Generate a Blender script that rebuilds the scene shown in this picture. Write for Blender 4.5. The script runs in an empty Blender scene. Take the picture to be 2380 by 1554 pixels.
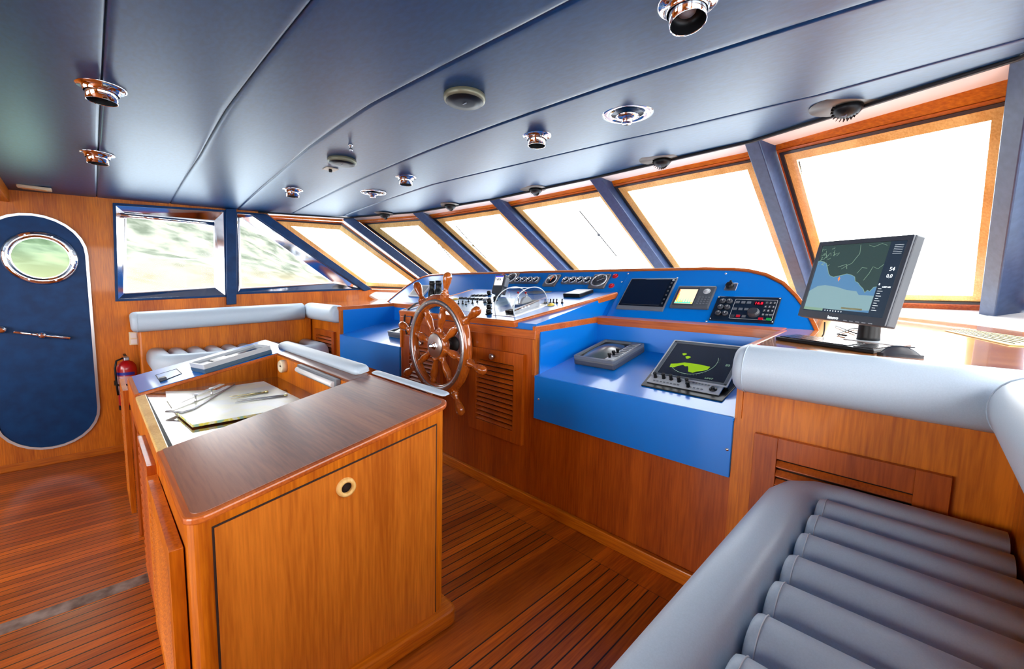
import bpy, bmesh, math, random
from mathutils import Vector as V, Matrix
random.seed(4)
PI = math.pi
SC = bpy.context.scene
COL = SC.collection
# ------------------------------------------------------------------ camera, world, exposure
F_PX, YAW, PITCH, ROLL = 971.9, math.radians(44.758), math.radians(5.858), math.radians(1.357)
EYE = V((0, 0, 1.45))
_F = V((-math.sin(YAW)*math.cos(PITCH), math.cos(YAW)*math.cos(PITCH), -math.sin(PITCH)))
_R = V((math.cos(YAW), math.sin(YAW), 0)); _U = _R.cross(_F)
R2 = _R*math.cos(ROLL)+_U*math.sin(ROLL); U2 = -_R*math.sin(ROLL)+_U*math.cos(ROLL)
cam = bpy.data.cameras.new('camera'); co = bpy.data.objects.new('camera', cam); COL.objects.link(co)
m = Matrix((R2, U2, -_F)).transposed().to_4x4(); m.translation = EYE; co.matrix_world = m
cam.sensor_fit = 'HORIZONTAL'; cam.sensor_width = 36; cam.lens = 36*F_PX/2380; cam.clip_start = .01; cam.clip_end = 2000
SC.camera = co
W = bpy.data.worlds.new('world'); SC.world = W; W.use_nodes = True
nt = W.node_tree; bg = nt.nodes['Background']
tc = nt.nodes.new('ShaderNodeTexCoord'); sp = nt.nodes.new('ShaderNodeSeparateXYZ'); rp = nt.nodes.new('ShaderNodeValToRGB')
nt.links.new(tc.outputs['Generated'], sp.inputs[0]); nt.links.new(sp.outputs['Z'], rp.inputs[0]); nt.links.new(rp.outputs[0], bg.inputs[0])
rp.color_ramp.elements[0].position = 0; rp.color_ramp.elements[0].color = (1, .99, .97, 1)
rp.color_ramp.elements[1].position = .6; rp.color_ramp.elements[1].color = (.90, .94, 1, 1)
bg.inputs[1].default_value = 3.6
vs = SC.view_settings; vs.view_transform = 'Standard'; vs.look = 'None'; vs.gamma = 1; vs.use_curve_mapping = False
vs.exposure = 1.6
SC.cycles.max_bounces = 10; SC.cycles.diffuse_bounces = 6; SC.cycles.glossy_bounces = 5; SC.cycles.transparent_max_bounces = 16
SC.cycles.use_denoising = True
SC.cycles.caustics_reflective = False; SC.cycles.caustics_refractive = False

# ------------------------------------------------------------------ survey helpers: a sight line from the eye meets a known surface
def ray(u, v): return _F+R2*((u-1190)/F_PX)-U2*((v-777)/F_PX)
def px(u, v, n, q):
    d = ray(u, v); n = V(n); return EYE+d*((V(q)-EYE).dot(n)/d.dot(n))
def pX(u, v, x): return px(u, v, (1, 0, 0), (x, 0, 0))
def pY(u, v, y): return px(u, v, (0, 1, 0), (0, y, 0))
def pZ(u, v, z): return px(u, v, (0, 0, 1), (0, 0, z))
def zc(x, y): return 2.40+.05*y-.01*(x+2.6)**2
def pC(u, v):
    d = ray(u, v); t = 1/d.z
    for _ in range(60): t = .5*t+.5*(zc(d.x*t, d.y*t)-EYE.z)/d.z
    return EYE+d*t
class Surf:
    def __init__(s, q, up, ux=(1, 0, 0)):
        s.q = V(q); s.ux = V(ux).normalized(); s.uy = V(up).normalized(); s.n = s.ux.cross(s.uy).normalized()
    def at(s, u, v, h=0): return px(u, v, s.n, s.q+s.n*h)
    def loc(s, p): d = p-s.q; return V((d.dot(s.ux), d.dot(s.uy), d.dot(s.n)))
    def w(s, a, b, c=0): return s.q+s.ux*a+s.uy*b+s.n*c
    def rect(s, TL, TR, BR, BL, h=0):
        P = [s.loc(s.at(*p, h)) for p in (TL, TR, BR, BL)]
        x0 = (P[0].x+P[3].x)/2; x1 = (P[1].x+P[2].x)/2; y0 = (P[2].y+P[3].y)/2; y1 = (P[0].y+P[1].y)/2
        return (x0+x1)/2, (y0+y1)/2, x1-x0, y1-y0
    def fr(s, a, b, c=0): return Surf(s.w(a, b, c), s.uy, s.ux)
SL = Surf((0, .149, .8), (0, 1, .2083))          # chart table slope
DK = Surf((0, 2.05, 1.25), (0, 1, .215))         # centre console desk
PN = Surf((0, 2.87, 1.27), (0, .35, .38))        # instrument panel
RC = Surf((0, 2.05, .905), (0, 1, .22))          # console wing shelf
WD = Surf((0, 2.05, 1.225), (0, 1, .06))         # wooden worktops
FA = Surf((0, 2.05, 0), (0, 0, 1))               # console face (looks aft)
WP = Surf((-6, 0, 0), (0, 0, 1), (0, 1, 0))      # port wall, x axis runs forward

# ------------------------------------------------------------------ mesh builder
class MB:
    def __init__(s): s.v = []; s.f = []; s.sm = []
    def add(s, vs, fs, smooth=False):
        b = len(s.v); s.v += [V(p) for p in vs]
        for f in fs: s.f.append([b+i for i in f]); s.sm.append(smooth)
        return s
    def box(s, c, sz, S=None):
        c = V(c); a, b, n = (S.ux, S.uy, S.n) if S else (V((1, 0, 0)), V((0, 1, 0)), V((0, 0, 1)))
        P = [c+a*(i*sz[0]/2)+b*(j*sz[1]/2)+n*(k*sz[2]/2) for k in (-1, 1) for j in (-1, 1) for i in (-1, 1)]
        return s.add(P, [(0, 2, 3, 1), (4, 5, 7, 6), (0, 1, 5, 4), (2, 6, 7, 3), (0, 4, 6, 2), (1, 3, 7, 5)])
    def bb(s, x0, x1, y0, y1, z0, z1): return s.box(((x0+x1)/2, (y0+y1)/2, (z0+z1)/2), (x1-x0, y1-y0, z1-z0))
    def on(s, S, a, b, w, h, d, lift=0): return s.box(S.w(a, b, lift+d/2), (w, h, d), S)
    def prism(s, P, vec, smooth=False):
        P = [V(p) for p in P]; vec = V(vec); n = len(P)
        s.add(P+[p+vec for p in P], [list(range(n))[::-1], list(range(n, 2*n))])
        b = len(s.v)-2*n
        for i in range(n): s.f.append([b+i, b+(i+1) % n, b+n+(i+1) % n, b+n+i]); s.sm.append(smooth)
        return s
    def ring(s, A, B, vec, smooth=False):
        A = [V(p) for p in A]; B = [V(p) for p in B]; vec = V(vec); n = len(A)
        P = A+B+[p+vec for p in A]+[p+vec for p in B]; F = []
        for i in range(n):
            j = (i+1) % n
            F += [(i, j, n+j, n+i), (2*n+i, 3*n+i, 3*n+j, 2*n+j), (i, 2*n+i, 2*n+j, j), (n+i, n+j, 3*n+j, 3*n+i)]
        return s.add(P, F, smooth)
    def lathe(s, o, ax, prof, n=20, smooth=True, cap=True):
        o = V(o); ax = V(ax).normalized(); a = ax.orthogonal().normalized(); b = ax.cross(a); P = []; F = []
        for r, h in prof:
            for k in range(n):
                t = 2*PI*k/n; P.append(o+ax*h+(a*math.cos(t)+b*math.sin(t))*max(r, 1e-5))
        for i in range(len(prof)-1):
            for k in range(n): F.append((i*n+k, i*n+(k+1) % n, (i+1)*n+(k+1) % n, (i+1)*n+k))
        s.add(P, F, smooth)
        if cap:
            b0 = len(s.v)-len(P); s.f.append([b0+k for k in range(n)][::-1]); s.sm.append(False)
            s.f.append([b0+(len(prof)-1)*n+k for k in range(n)]); s.sm.append(False)
        return s
    def cyl(s, p0, p1, r, r1=None, n=16):
        d = V(p1)-V(p0); return s.lathe(p0, d, [(r, 0), (r if r1 is None else r1, d.length)], n)
    def sweep(s, path, prof, up=(0, 0, 1), closed=False, smooth=True, caps=True):
        """profile points (side, up) swept along the path with mitred joints; a prof entry may be a function of i"""
        P = []; path = [V(p) for p in path]; N = len(path); up = V(up)
        for i, p in enumerate(path):
            t0 = (path[i]-path[i-1]).normalized() if (i > 0 or closed) else None
            t1 = (path[(i+1) % N]-path[i]).normalized() if (i < N-1 or closed) else None
            t = (t0 or t1)+(t1 or t0); t.normalize()
            sd = t.cross(up).normalized(); u = sd.cross(t).normalized()
            k = 1/max(.35, t.dot(t1 or t0))
            pr = prof(i) if callable(prof) else prof
            P += [p+sd*(a*k)+u*b for a, b in pr]
        n = len(pr); F = []
        for i in range(N if closed else N-1):
            for k in range(n):
                i2 = (i+1) % N; F.append((i*n+k, i*n+(k+1) % n, i2*n+(k+1) % n, i2*n+k))
        s.add(P, F, smooth)
        if caps and not closed:
            b0 = len(s.v)-len(P); s.f.append([b0+k for k in range(n)][::-1]); s.sm.append(False)
            s.f.append([b0+(N-1)*n+k for k in range(n)]); s.sm.append(False)
        return s
    def tube(s, path, r, n=8, closed=False):
        path = [V(p) for p in path]; N = len(path); P = []; F = []
        t = (path[1]-path[0]).normalized(); a = t.orthogonal().normalized()
        for i in range(N):
            t = (path[min(i+1, N-1)]-path[max(i-1, 0)]).normalized(); a = (a-t*a.dot(t)).normalized(); b = t.cross(a)
            rr = r(i/(N-1)) if callable(r) else r
            P += [path[i]+(a*math.cos(2*PI*k/n)+b*math.sin(2*PI*k/n))*rr for k in range(n)]
        for i in range(N-1):
            for k in range(n): F.append((i*n+k, i*n+(k+1) % n, (i+1)*n+(k+1) % n, (i+1)*n+k))
        s.add(P, F, True); b0 = len(s.v)-len(P)
        s.f.append([b0+k for k in range(n)][::-1]); s.sm.append(False); s.f.append([b0+(N-1)*n+k for k in range(n)]); s.sm.append(False)
        return s
    def build(s, name, mat, parent=None, bevel=0, seg=2, loc=None, label=None, sub=0):
        if not s.v: return None
        o0 = V(parent['_o']) if (parent is not None and '_o' in parent) else V((0, 0, 0))
        if parent is None:
            if loc is None:
                zs = min(p.z for p in s.v); loc = V((sum(p.x for p in s.v)/len(s.v), sum(p.y for p in s.v)/len(s.v), zs))
            o0 = V(loc)
        me = bpy.data.meshes.new(name); me.from_pydata([p-o0 for p in s.v], [], s.f)
        for p, q in zip(me.polygons, s.sm): p.use_smooth = q
        bm = bmesh.new(); bm.from_mesh(me); bmesh.ops.recalc_face_normals(bm, faces=bm.faces); bm.to_mesh(me); bm.free()
        me.materials.append(mat)
        o = bpy.data.objects.new(name, me); COL.objects.link(o)
        if parent is not None: o.parent = parent; ORG[o.name] = o0; o['_o'] = list(o0)
        else: o.location = o0; o['_o'] = list(o0)
        if label: o['label'] = label
        if bevel:
            b = o.modifiers.new('bevel', 'BEVEL'); b.width = bevel; b.segments = seg; b.limit_method = 'ANGLE'; b.angle_limit = math.radians(35)
        if sub:
            q = o.modifiers.new('subdivision', 'SUBSURF'); q.levels = sub; q.render_levels = sub
        return o
ORG = {}
def thing(name, label, cat, loc, group=None):
    o = bpy.data.objects.new(name, None); COL.objects.link(o); o.location = V(loc); o['_o'] = list(V(loc)); o.empty_display_size = .05
    tag(o, label, cat, group); return o
def tag(o, label, cat, group=None):
    o['label'] = label; o['category'] = cat
    if group: o['group'] = group
    return o
def struct(o): o['kind'] = 'structure'; return o
def sthing(name, loc): 
    o = bpy.data.objects.new(name, None); COL.objects.link(o); o.location = V(loc); o['_o'] = list(V(loc)); o['kind'] = 'structure'; return o
def dup(o, loc, label=None, group=None):
    c = o.copy(); COL.objects.link(c); c.location = V(loc)
    if label: c['label'] = label
    if group: c['group'] = group
    for ch in o.children:
        d = ch.copy(); COL.objects.link(d); d.parent = c
        for g in ch.children:
            e = g.copy(); COL.objects.link(e); e.parent = d
    return c
def inset(P, ds):
    """inset a planar convex polygon, ds = one distance or one per edge (edge i runs P[i]->P[i+1])"""
    P = [V(p) for p in P]; n = len(P)
    if not hasattr(ds, '__len__'): ds = [ds]*n
    N = V((0, 0, 0))
    for i in range(n): N += (P[i]-P[0]).cross(P[(i+1) % n]-P[0])
    N.normalize(); L = []
    for i in range(n):
        d = (P[(i+1) % n]-P[i]).normalized(); L.append((P[i]+N.cross(d)*ds[i], d))
    out = []
    for i in range(n):
        p1, d1 = L[i-1]; p2, d2 = L[i]
        c = d1.cross(d2); t = (p2-p1).cross(d2).dot(c)/c.dot(c); out.append(p1+d1*t)
    return out
def rrect(S, a, b, w, h, r, lift=0, n=5):
    P = []
    for cx, cy, t0 in ((w/2-r, h/2-r, 0), (-w/2+r, h/2-r, 90), (-w/2+r, -h/2+r, 180), (w/2-r, -h/2+r, 270)):
        for k in range(n+1):
            t = math.radians(t0+90*k/n); P.append(S.w(a+cx+r*math.cos(t), b+cy+r*math.sin(t), lift))
    return P
def text(body, S, a, b, size, mat, parent, name='lettering', lift=.0015, align='CENTER', depth=.0004, bold=0):
    cu = bpy.data.curves.new(name, 'FONT'); cu.body = body; cu.size = size; cu.extrude = depth; cu.align_x = align; cu.align_y = 'CENTER'; cu.offset = bold; cu.resolution_u = 3
    ob = bpy.data.objects.new('tmp', cu); COL.objects.link(ob); bpy.context.view_layer.update()
    me = bpy.data.meshes.new_from_object(ob.evaluated_get(bpy.context.evaluated_depsgraph_get()))
    bpy.data.objects.remove(ob); mb = MB()
    mb.add([S.w(a+v.co.x, b+v.co.y, lift+v.co.z) for v in me.vertices], [list(p.vertices) for p in me.polygons])
    return mb.build(name, mat, parent)

# ------------------------------------------------------------------ materials
MT = {}
def srgb(r, g, b):
    return tuple(((c/255)/12.92 if c/255 <= .04045 else ((c/255+.055)/1.055)**2.4) for c in (r, g, b))+(1,)
def mat(name, col, rough=.5, metal=0, coat=0, spec=.5, emit=0, ecol=None, alpha=1, crough=.05):
    M = bpy.data.materials.new(name); M.use_nodes = True; b = M.node_tree.nodes['Principled BSDF']
    b.inputs['Base Color'].default_value = col; b.inputs['Roughness'].default_value = rough; b.inputs['Metallic'].default_value = metal
    b.inputs['Coat Weight'].default_value = coat; b.inputs['Coat Roughness'].default_value = crough; b.inputs['Specular IOR Level'].default_value = spec
    if emit: b.inputs['Emission Color'].default_value = ecol or col; b.inputs['Emission Strength'].default_value = emit
    MT[name] = M; return M
def noise_on(M, scale, cols, pos=(.35, .65), detail=4, bump=0, stretch=(1, 1, 1), rough=None, dist=0):
    T = M.node_tree; N = T.nodes; b = N['Principled BSDF']
    tcn = N.new('ShaderNodeNewGeometry'); mp = N.new('ShaderNodeMapping'); mp.inputs['Scale'].default_value = stretch
    no = N.new('ShaderNodeTexNoise'); no.inputs['Scale'].default_value = scale; no.inputs['Detail'].default_value = detail; no.inputs['Distortion'].default_value = dist
    T.links.new(tcn.outputs['Position'], mp.inputs[0]); T.links.new(mp.outputs[0], no.inputs['Vector'])
    cr = N.new('ShaderNodeValToRGB'); e = cr.color_ramp.elements; e[0].position = pos[0]; e[0].color = cols[0]; e[1].position = pos[1]; e[1].color = cols[-1]
    if len(cols) == 3: k = e.new(sum(pos)/2); k.color = cols[1]
    T.links.new(no.outputs['Fac'], cr.inputs[0]); T.links.new(cr.outputs[0], b.inputs['Base Color'])
    if bump:
        bp = N.new('ShaderNodeBump'); bp.inputs['Strength'].default_value = bump; bp.inputs['Distance'].default_value = .002
        T.links.new(no.outputs['Fac'], bp.inputs['Height']); T.links.new(bp.outputs[0], b.inputs['Normal'])
    return M, no, cr
def wood(name, c0, c1, grain='z', rough=.4, coat=.22, k=1.0, crough=.06, spec=.35):
    """varnished timber: broad figure with fine streaks running along one axis"""
    M = mat(name, c0, rough, coat=coat, crough=crough, spec=spec); T = M.node_tree; N = T.nodes; b = N['Principled BSDF']
    g = N.new('ShaderNodeNewGeometry'); st = {'x': (.06, 1, 1), 'y': (1, .06, 1), 'z': (1, 1, .06)}[grain]
    mp = N.new('ShaderNodeMapping'); mp.inputs['Scale'].default_value = st; T.links.new(g.outputs['Position'], mp.inputs[0])
    n1 = N.new('ShaderNodeTexNoise'); n1.inputs['Scale'].default_value = 5*k; n1.inputs['Detail'].default_value = 3; n1.inputs['Distortion'].default_value = .6
    n2 = N.new('ShaderNodeTexNoise'); n2.inputs['Scale'].default_value = 110*k; n2.inputs['Detail'].default_value = 4
    for n in (n1, n2): T.links.new(mp.outputs[0], n.inputs['Vector'])
    mx = N.new('ShaderNodeMath'); mx.operation = 'MULTIPLY_ADD'; mx.inputs[1].default_value = .45; T.links.new(n2.outputs['Fac'], mx.inputs[0])
    m2 = N.new('ShaderNodeMath'); m2.operation = 'MULTIPLY'; m2.inputs[1].default_value = .55; T.links.new(n1.outputs['Fac'], m2.inputs[0]); T.links.new(m2.outputs[0], mx.inputs[2])
    cr = N.new('ShaderNodeValToRGB'); e = cr.color_ramp.elements; e[0].position = .36; e[0].color = c0; e[1].position = .62; e[1].color = c1
    T.links.new(mx.outputs[0], cr.inputs[0]); T.links.new(cr.outputs[0], b.inputs['Base Color'])
    bp = N.new('ShaderNodeBump'); bp.inputs['Strength'].default_value = .08; bp.inputs['Distance'].default_value = .001
    T.links.new(n2.outputs['Fac'], bp.inputs['Height']); T.links.new(bp.outputs[0], b.inputs['Normal'])
    return M
TEAK0, TEAK1 = srgb(160, 72, 0), srgb(214, 118, 10)
w_z = wood('teak_upright', TEAK0, TEAK1, 'z')
w_x = wood('teak_athwart', TEAK0, TEAK1, 'x')
w_y = wood('teak_fore_aft', TEAK0, TEAK1, 'y')
w_trim = wood('teak_trim', srgb(156, 70, 20), srgb(204, 106, 40), 'x', rough=.3)
w_con = wood('teak_console', srgb(134, 50, 0), srgb(180, 84, 8), 'z')
w_lid = wood('teak_lid', srgb(104, 54, 32), srgb(146, 84, 52), 'x', rough=.4, coat=.6, crough=.22)
w_dark = wood('teak_dark', srgb(70, 34, 16), srgb(104, 52, 24), 'x', rough=.12, coat=1, crough=.02)
w_whl = wood('teak_wheel', srgb(134, 56, 12), srgb(192, 100, 30), 'z', rough=.15, coat=1, crough=.03)
w_rail = wood('teak_light', srgb(214, 160, 84), srgb(246, 208, 132), 'z', rough=.35)
w_desk = wood('teak_desk', srgb(168, 92, 40), srgb(214, 140, 78), 'x', rough=.16, coat=.9, crough=.06)
blue = mat('blue_laminate', srgb(0, 118, 212), .3, coat=.25, crough=.08, spec=.4)
navy = mat('navy_leather', srgb(28, 52, 92), .38, spec=.6)
noise_on(navy, 26, [srgb(0, 48, 90), srgb(0, 58, 106)], bump=.12, stretch=(1, 2.2, 1))
navyd = mat('navy_door', srgb(10, 48, 96), .45, spec=.25); noise_on(navyd, 9, [srgb(0, 44, 88), srgb(0, 56, 106)])
navyp = mat('navy_pillar', srgb(34, 58, 112), .42); noise_on(navyp, 30, [srgb(40, 62, 98), srgb(50, 72, 110)], bump=.06)
leath = mat('grey_leather', srgb(168, 182, 200), .42, spec=.45); noise_on(leath, 260, [srgb(184, 199, 212), srgb(190, 205, 218)], bump=.03)
stitch = mat('stitching', srgb(214, 220, 226), .6)
white = mat('white_paint', srgb(226, 224, 222), .4); soff = mat('soffit_panel', srgb(238, 230, 226), .5)
chrome = mat('chrome', (.86, .87, .9, 1), .07, 1); brush = mat('brushed_steel', (.62, .63, .65, 1), .28, 1)
steel = mat('dull_steel', (.42, .43, .46, 1), .35, 1)
bronze = mat('dark_bronze', srgb(52, 50, 54), .3, metal=.3); black = mat('black_plastic', srgb(12, 13, 16), .42, spec=.3); blackg = mat('black_gloss', srgb(10, 12, 16), .08, coat=.5)
dgrey = mat('dark_grey_plastic', srgb(52, 56, 64), .4); mgrey = mat('grey_plastic', srgb(104, 110, 118), .4); lgrey = mat('pale_grey_plastic', srgb(176, 182, 188), .4)
bezel = mat('gauge_bezel', srgb(112, 108, 108), .45, metal=.3); cream = mat('cream_plastic', srgb(222, 204, 172), .45)
paper = mat('chart_paper', srgb(222, 226, 216), .35); noise_on(paper, 5, [srgb(226, 232, 226), srgb(240, 240, 214), srgb(242, 244, 240)])
paper2 = mat('chart_edge', srgb(210, 214, 90), .6); noise_on(paper2, 22, [srgb(150, 196, 180), srgb(226, 212, 60), srgb(224, 228, 214)], (.4, .6))
red = mat('red_paint', srgb(176, 14, 16), .3, coat=.5); redb = mat('red_button', srgb(190, 20, 40), .3); yel = mat('yellow_cap', srgb(236, 206, 90), .4)
green = mat('green_key', srgb(20, 150, 70), .4); ink = mat('pale_print', srgb(196, 204, 208), .6); inkd = mat('dark_print', srgb(30, 34, 40), .6)
rub = mat('rubber', srgb(24, 24, 26), .6); brass = mat('brass', (.66, .58, .3, 1), .25, 1)
tan_m = mat('grille_tan', srgb(214, 196, 140), .5, metal=.2)
crt = mat('tube_glass', srgb(60, 74, 74), .3, coat=1, crough=.2); lcd = mat('dark_lcd', srgb(14, 20, 32), .12, coat=.6)
rad = mat('radar_glass', srgb(34, 36, 42), .08, coat=.8, emit=.02, ecol=srgb(60, 60, 66))
def lit(n, c, e=.5): return mat(n, (c[0]*.3, c[1]*.3, c[2]*.3, 1), .2, emit=e, ecol=c)
e_sea = lit('screen_sea', srgb(98, 150, 196), .28); noise_on(e_sea, 1, [srgb(30, 40, 50)]*2)
e_sea2 = lit('screen_shallows', srgb(136, 170, 176), .3); e_land = lit('screen_land', srgb(58, 78, 76), .26)
e_side = lit('screen_sidebar', srgb(34, 46, 60), .4); e_txt = lit('screen_text', srgb(220, 230, 236), .5); e_road = lit('screen_roads', srgb(120, 150, 130), .4)
e_red = lit('screen_red', srgb(240, 30, 50), .7); e_cream = lit('screen_cream', srgb(236, 206, 172), .5); e_teal = lit('screen_teal', srgb(90, 210, 170), .5)
e_yel = lit('screen_yellow', srgb(236, 226, 80), .5); e_grn = lit('screen_green', srgb(150, 196, 20), .26); e_org = lit('screen_orange', srgb(240, 120, 60), .5)
e_lcdw = lit('screen_white', srgb(232, 228, 226), .5); e_vio = lit('screen_violet', srgb(70, 70, 190), .5)
# glass: thin pane, mirror part by angle, rest clear
def glass_mat(name, tint, refl=1.0):
    M = bpy.data.materials.new(name); M.use_nodes = True; T = M.node_tree; N = T.nodes; N.clear()
    o = N.new('ShaderNodeOutputMaterial'); mx = N.new('ShaderNodeMixShader'); t = N.new('ShaderNodeBsdfTransparent'); g = N.new('ShaderNodeBsdfGlossy')
    fr = N.new('ShaderNodeFresnel'); fr.inputs[0].default_value = 1.45; g.inputs['Roughness'].default_value = .02; t.inputs[0].default_value = tint
    mu = N.new('ShaderNodeMath'); mu.operation = 'MULTIPLY'; mu.inputs[1].default_value = refl
    T.links.new(fr.outputs[0], mu.inputs[0]); T.links.new(mu.outputs[0], mx.inputs[0]); T.links.new(t.outputs[0], mx.inputs[1]); T.links.new(g.outputs[0], mx.inputs[2]); T.links.new(mx.outputs[0], o.inputs[0])
    MT[name] = M; return M
glass = glass_mat('window_glass', (.96, .98, .97, 1), .2); acryl = glass_mat('clear_acrylic', (.98, .99, .99, 1), .3); frost = glass_mat('porthole_glass', (.58, .80, .58, 1), .3)
# floor: teak boards with dark caulking
def floor_mat():
    M = wood('teak_deck', srgb(146, 62, 4), srgb(208, 104, 20), 'y', rough=.36, coat=.25, crough=.2); T = M.node_tree; N = T.nodes; b = N['Principled BSDF']
    g = N.new('ShaderNodeNewGeometry'); s = N.new('ShaderNodeSeparateXYZ'); T.links.new(g.outputs['Position'], s.inputs[0])
    def mth(op, a, b_=None, c=None):
        n = N.new('ShaderNodeMath'); n.operation = op
        for i, q in enumerate((a, b_, c)):
            if q is None: continue
            if isinstance(q, (int, float)): n.inputs[i].default_value = q
            else: T.links.new(q, n.inputs[i])
        return n.outputs[0]
    X, Y = s.outputs['X'], s.outputs['Y']
    t = mth('FRACT', mth('DIVIDE', mth('ADD', X, 20.0), .055)); line = mth('LESS_THAN', t, .11)
    king = mth('MULTIPLY', mth('GREATER_THAN', X, -1.432), mth('LESS_THAN', X, -1.232)); king = mth('MULTIPLY', king, mth('GREATER_THAN', Y, -.2))
    bord = mth('GREATER_THAN', Y, 1.865); bl = mth('MULTIPLY', mth('GREATER_THAN', Y, 1.862), mth('LESS_THAN', Y, 1.866))
    plain = mth('MINIMUM', mth('ADD', king, bord), 1.0); line = mth('MULTIPLY', line, mth('SUBTRACT', 1.0, plain)); line = mth('MINIMUM', mth('ADD', line, mth('MULTIPLY', bl, .6)), 1.0)
    idx = mth('FLOOR', mth('DIVIDE', mth('ADD', X, 20.0), .055)); wn = N.new('ShaderNodeTexWhiteNoise'); wn.noise_dimensions = '1D'; T.links.new(idx, wn.inputs['W'])
    src = b.inputs['Base Color'].links[0].from_socket
    hs = N.new('ShaderNodeHueSaturation'); T.links.new(src, hs.inputs['Color']); T.links.new(mth('MULTIPLY_ADD', wn.outputs['Value'], .5, .72), hs.inputs['Value'])
    mx = N.new('ShaderNodeMixRGB'); T.links.new(line, mx.inputs[0]); T.links.new(hs.outputs[0], mx.inputs[1]); mx.inputs[2].default_value = srgb(26, 20, 16); T.links.new(mx.outputs[0], b.inputs['Base Color'])
    return M
deck = floor_mat()

# ================================================================== SETTING
LOW = -.35                                      # deck level inside the port door, one step down
fl = MB(); fl.add([(-2.62, -3, 0), (2, -3, 0), (2, 3.9, 0), (-6, 3.9, 0), (-6, .35, 0), (-2.62, .35, 0)], [(0, 1, 2, 3, 4, 5)])
fl.add([(-6.3, -3, LOW), (-2.62, -3, LOW), (-2.62, .35, LOW), (-6.3, .35, LOW)], [(0, 1, 2, 3)])
fl.add([(-2.62, -3, LOW), (-2.62, .35, LOW), (-2.62, .35, 0), (-2.62, -3, 0)], [(0, 1, 2, 3)])
fl.add([(-2.62, .35, LOW), (-6.3, .35, LOW), (-6.3, .35, 0), (-2.62, .35, 0)], [(0, 1, 2, 3)])
struct(fl.build('floor', deck, loc=(0, 0, 0)))
worn = mat('worn_nosing', srgb(120, 92, 78), .5); noise_on(worn, 14, [srgb(84, 54, 40), srgb(150, 128, 116)], bump=.2)
struct(MB().bb(-2.66, -2.575, -3, .149, -.03, .004).build('trim_1', worn, bevel=.003))
# ceiling: padded leather panels between seams, cambered athwartships
SEAM = [(-9, .08), (.1, .1)]
def seam_y(k, x):
    T = {0: [(-6.4, .10), (2, .09)], 1: [(-6.4, .68), (-4, .645), (-2.9, .60), (2, .57)], 2: [(-6.4, 1.32), (-4.3, 1.24), (-3.3, 1.18), (-2.3, 1.15), (-1.2, 1.20), (2, 1.28)],
         3: [(-6.4, 1.9), (-2.6, 1.86), (-1.2, 1.87), (2, 1.95)], 4: [(-6.4, 2.5), (-3.7, 2.52), (-2.6, 2.64), (-1.2, 2.72), (-.5, 2.70), (.17, 2.56), (2, 2.0)], -1: [(-6.4, -.5), (2, -.5)], -2: [(-6.4, -1.1), (2, -1.1)], -3: [(-6.4, -3), (2, -3)]}[k]
    for (x0, y0), (x1, y1) in zip(T, T[1:]):
        if x <= x1: return y0+(y1-y0)*(x-x0)/(x1-x0)
    return T[-1][1]
TP = [V((-6, 1.53, 0))]+[pC(*a) for a in ((805, 505), (968, 492), (1146, 462), (1380, 412), (1745, 327), (2375, 130))]
TP.append(V((.86, 1.55, 0)))
for p in TP: p.z = zc(p.x, p.y)
def edge_y(x):
    if x <= TP[0].x: return TP[0].y-(TP[0].x-x)*.3
    for a, b in zip(TP, TP[1:]):
        if x <= b.x: return a.y+(b.y-a.y)*(x-a.x)/(b.x-a.x)
    return TP[-1].y
cl = MB(); XS = [-6.12+.11*i for i in range(66)]
for k in (-3, -2, -1, 0, 1, 2, 3, 4):
    rows = [0, .012, .03, .07, .2, .5, .8, .93, .97, .988, 1]; P = []; G = []
    for x in XS:
        y0 = seam_y(k, x); y1 = seam_y(k+1, x) if k < 4 else edge_y(x)+.001
        ye = edge_y(x)
        for r in rows:
            y = min(y0+(y1-y0)*r, ye); e = min(r, 1-r)*max(y1-y0, .02); d = .012*max(0, 1-e/.012)**2 if k < 4 or r < .5 else 0
            P.append((x, y, zc(x, y)+d))
    n = len(rows); F = [(i*n+j, (i+1)*n+j, (i+1)*n+j+1, i*n+j+1) for i in range(len(XS)-1) for j in range(n-1)]
    cl.add(P, F, True)
ceil = cl.build('ceiling', navy, loc=(-2.6, 1, 2.35)); struct(ceil)
# black recess behind the seams and deckhead above
dk = MB(); P = []
for x in XS:
    for y in (-3, 0, 1.5, edge_y(x)): P.append((x, y, zc(x, y)+.013))
dk.add(P, [(i*4+j, (i+1)*4+j, (i+1)*4+j+1, i*4+j+1) for i in range(len(XS)-1) for j in range(3)])
struct(dk.build('ceiling', rub))

# ---- front window band: raked posts, soffit, frames and panes
OUT = .2
def post_bottom(t, uv, r=1.1):
    Q = px(*uv, (0, 1, r), t); d = (Q-t); k = (1.345+.05*(Q.y-3.95)-t.z)/d.z
    return t+d*k
BPX = [None, (985, 640), (1115, 625), (1300, 620), (1530, 618), (1868, 690), (2290, 745)]
BP = [V((-6, 3.02, 1.36))]+[post_bottom(TP[i], BPX[i]) for i in range(1, 7)]+[V((.98, 2.9, 1.34))]
PD = .15
def fnorm(i):
    a, b = TP[i], TP[i+1]; d = (b-a); n = V((-d.y, d.x, 0)).normalized(); return n
def at_z(i, z):
    a, b = TP[i], BP[i]; return a+(b-a)*((z-a.z)/(b.z-a.z))
def ring_frame(poly, d0, d1, th, mt, name, parent, lift=0, bevel=0):
    A = inset(poly, d0); B = inset(poly, d1); N = (V(poly[1])-V(poly[0])).cross(V(poly[2])-V(poly[1])).normalized()
    mb = MB(); mb.ring([p+N*lift for p in A], [p+N*lift for p in B], N*th); return mb.build(name, mt, parent, bevel=bevel)
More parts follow.
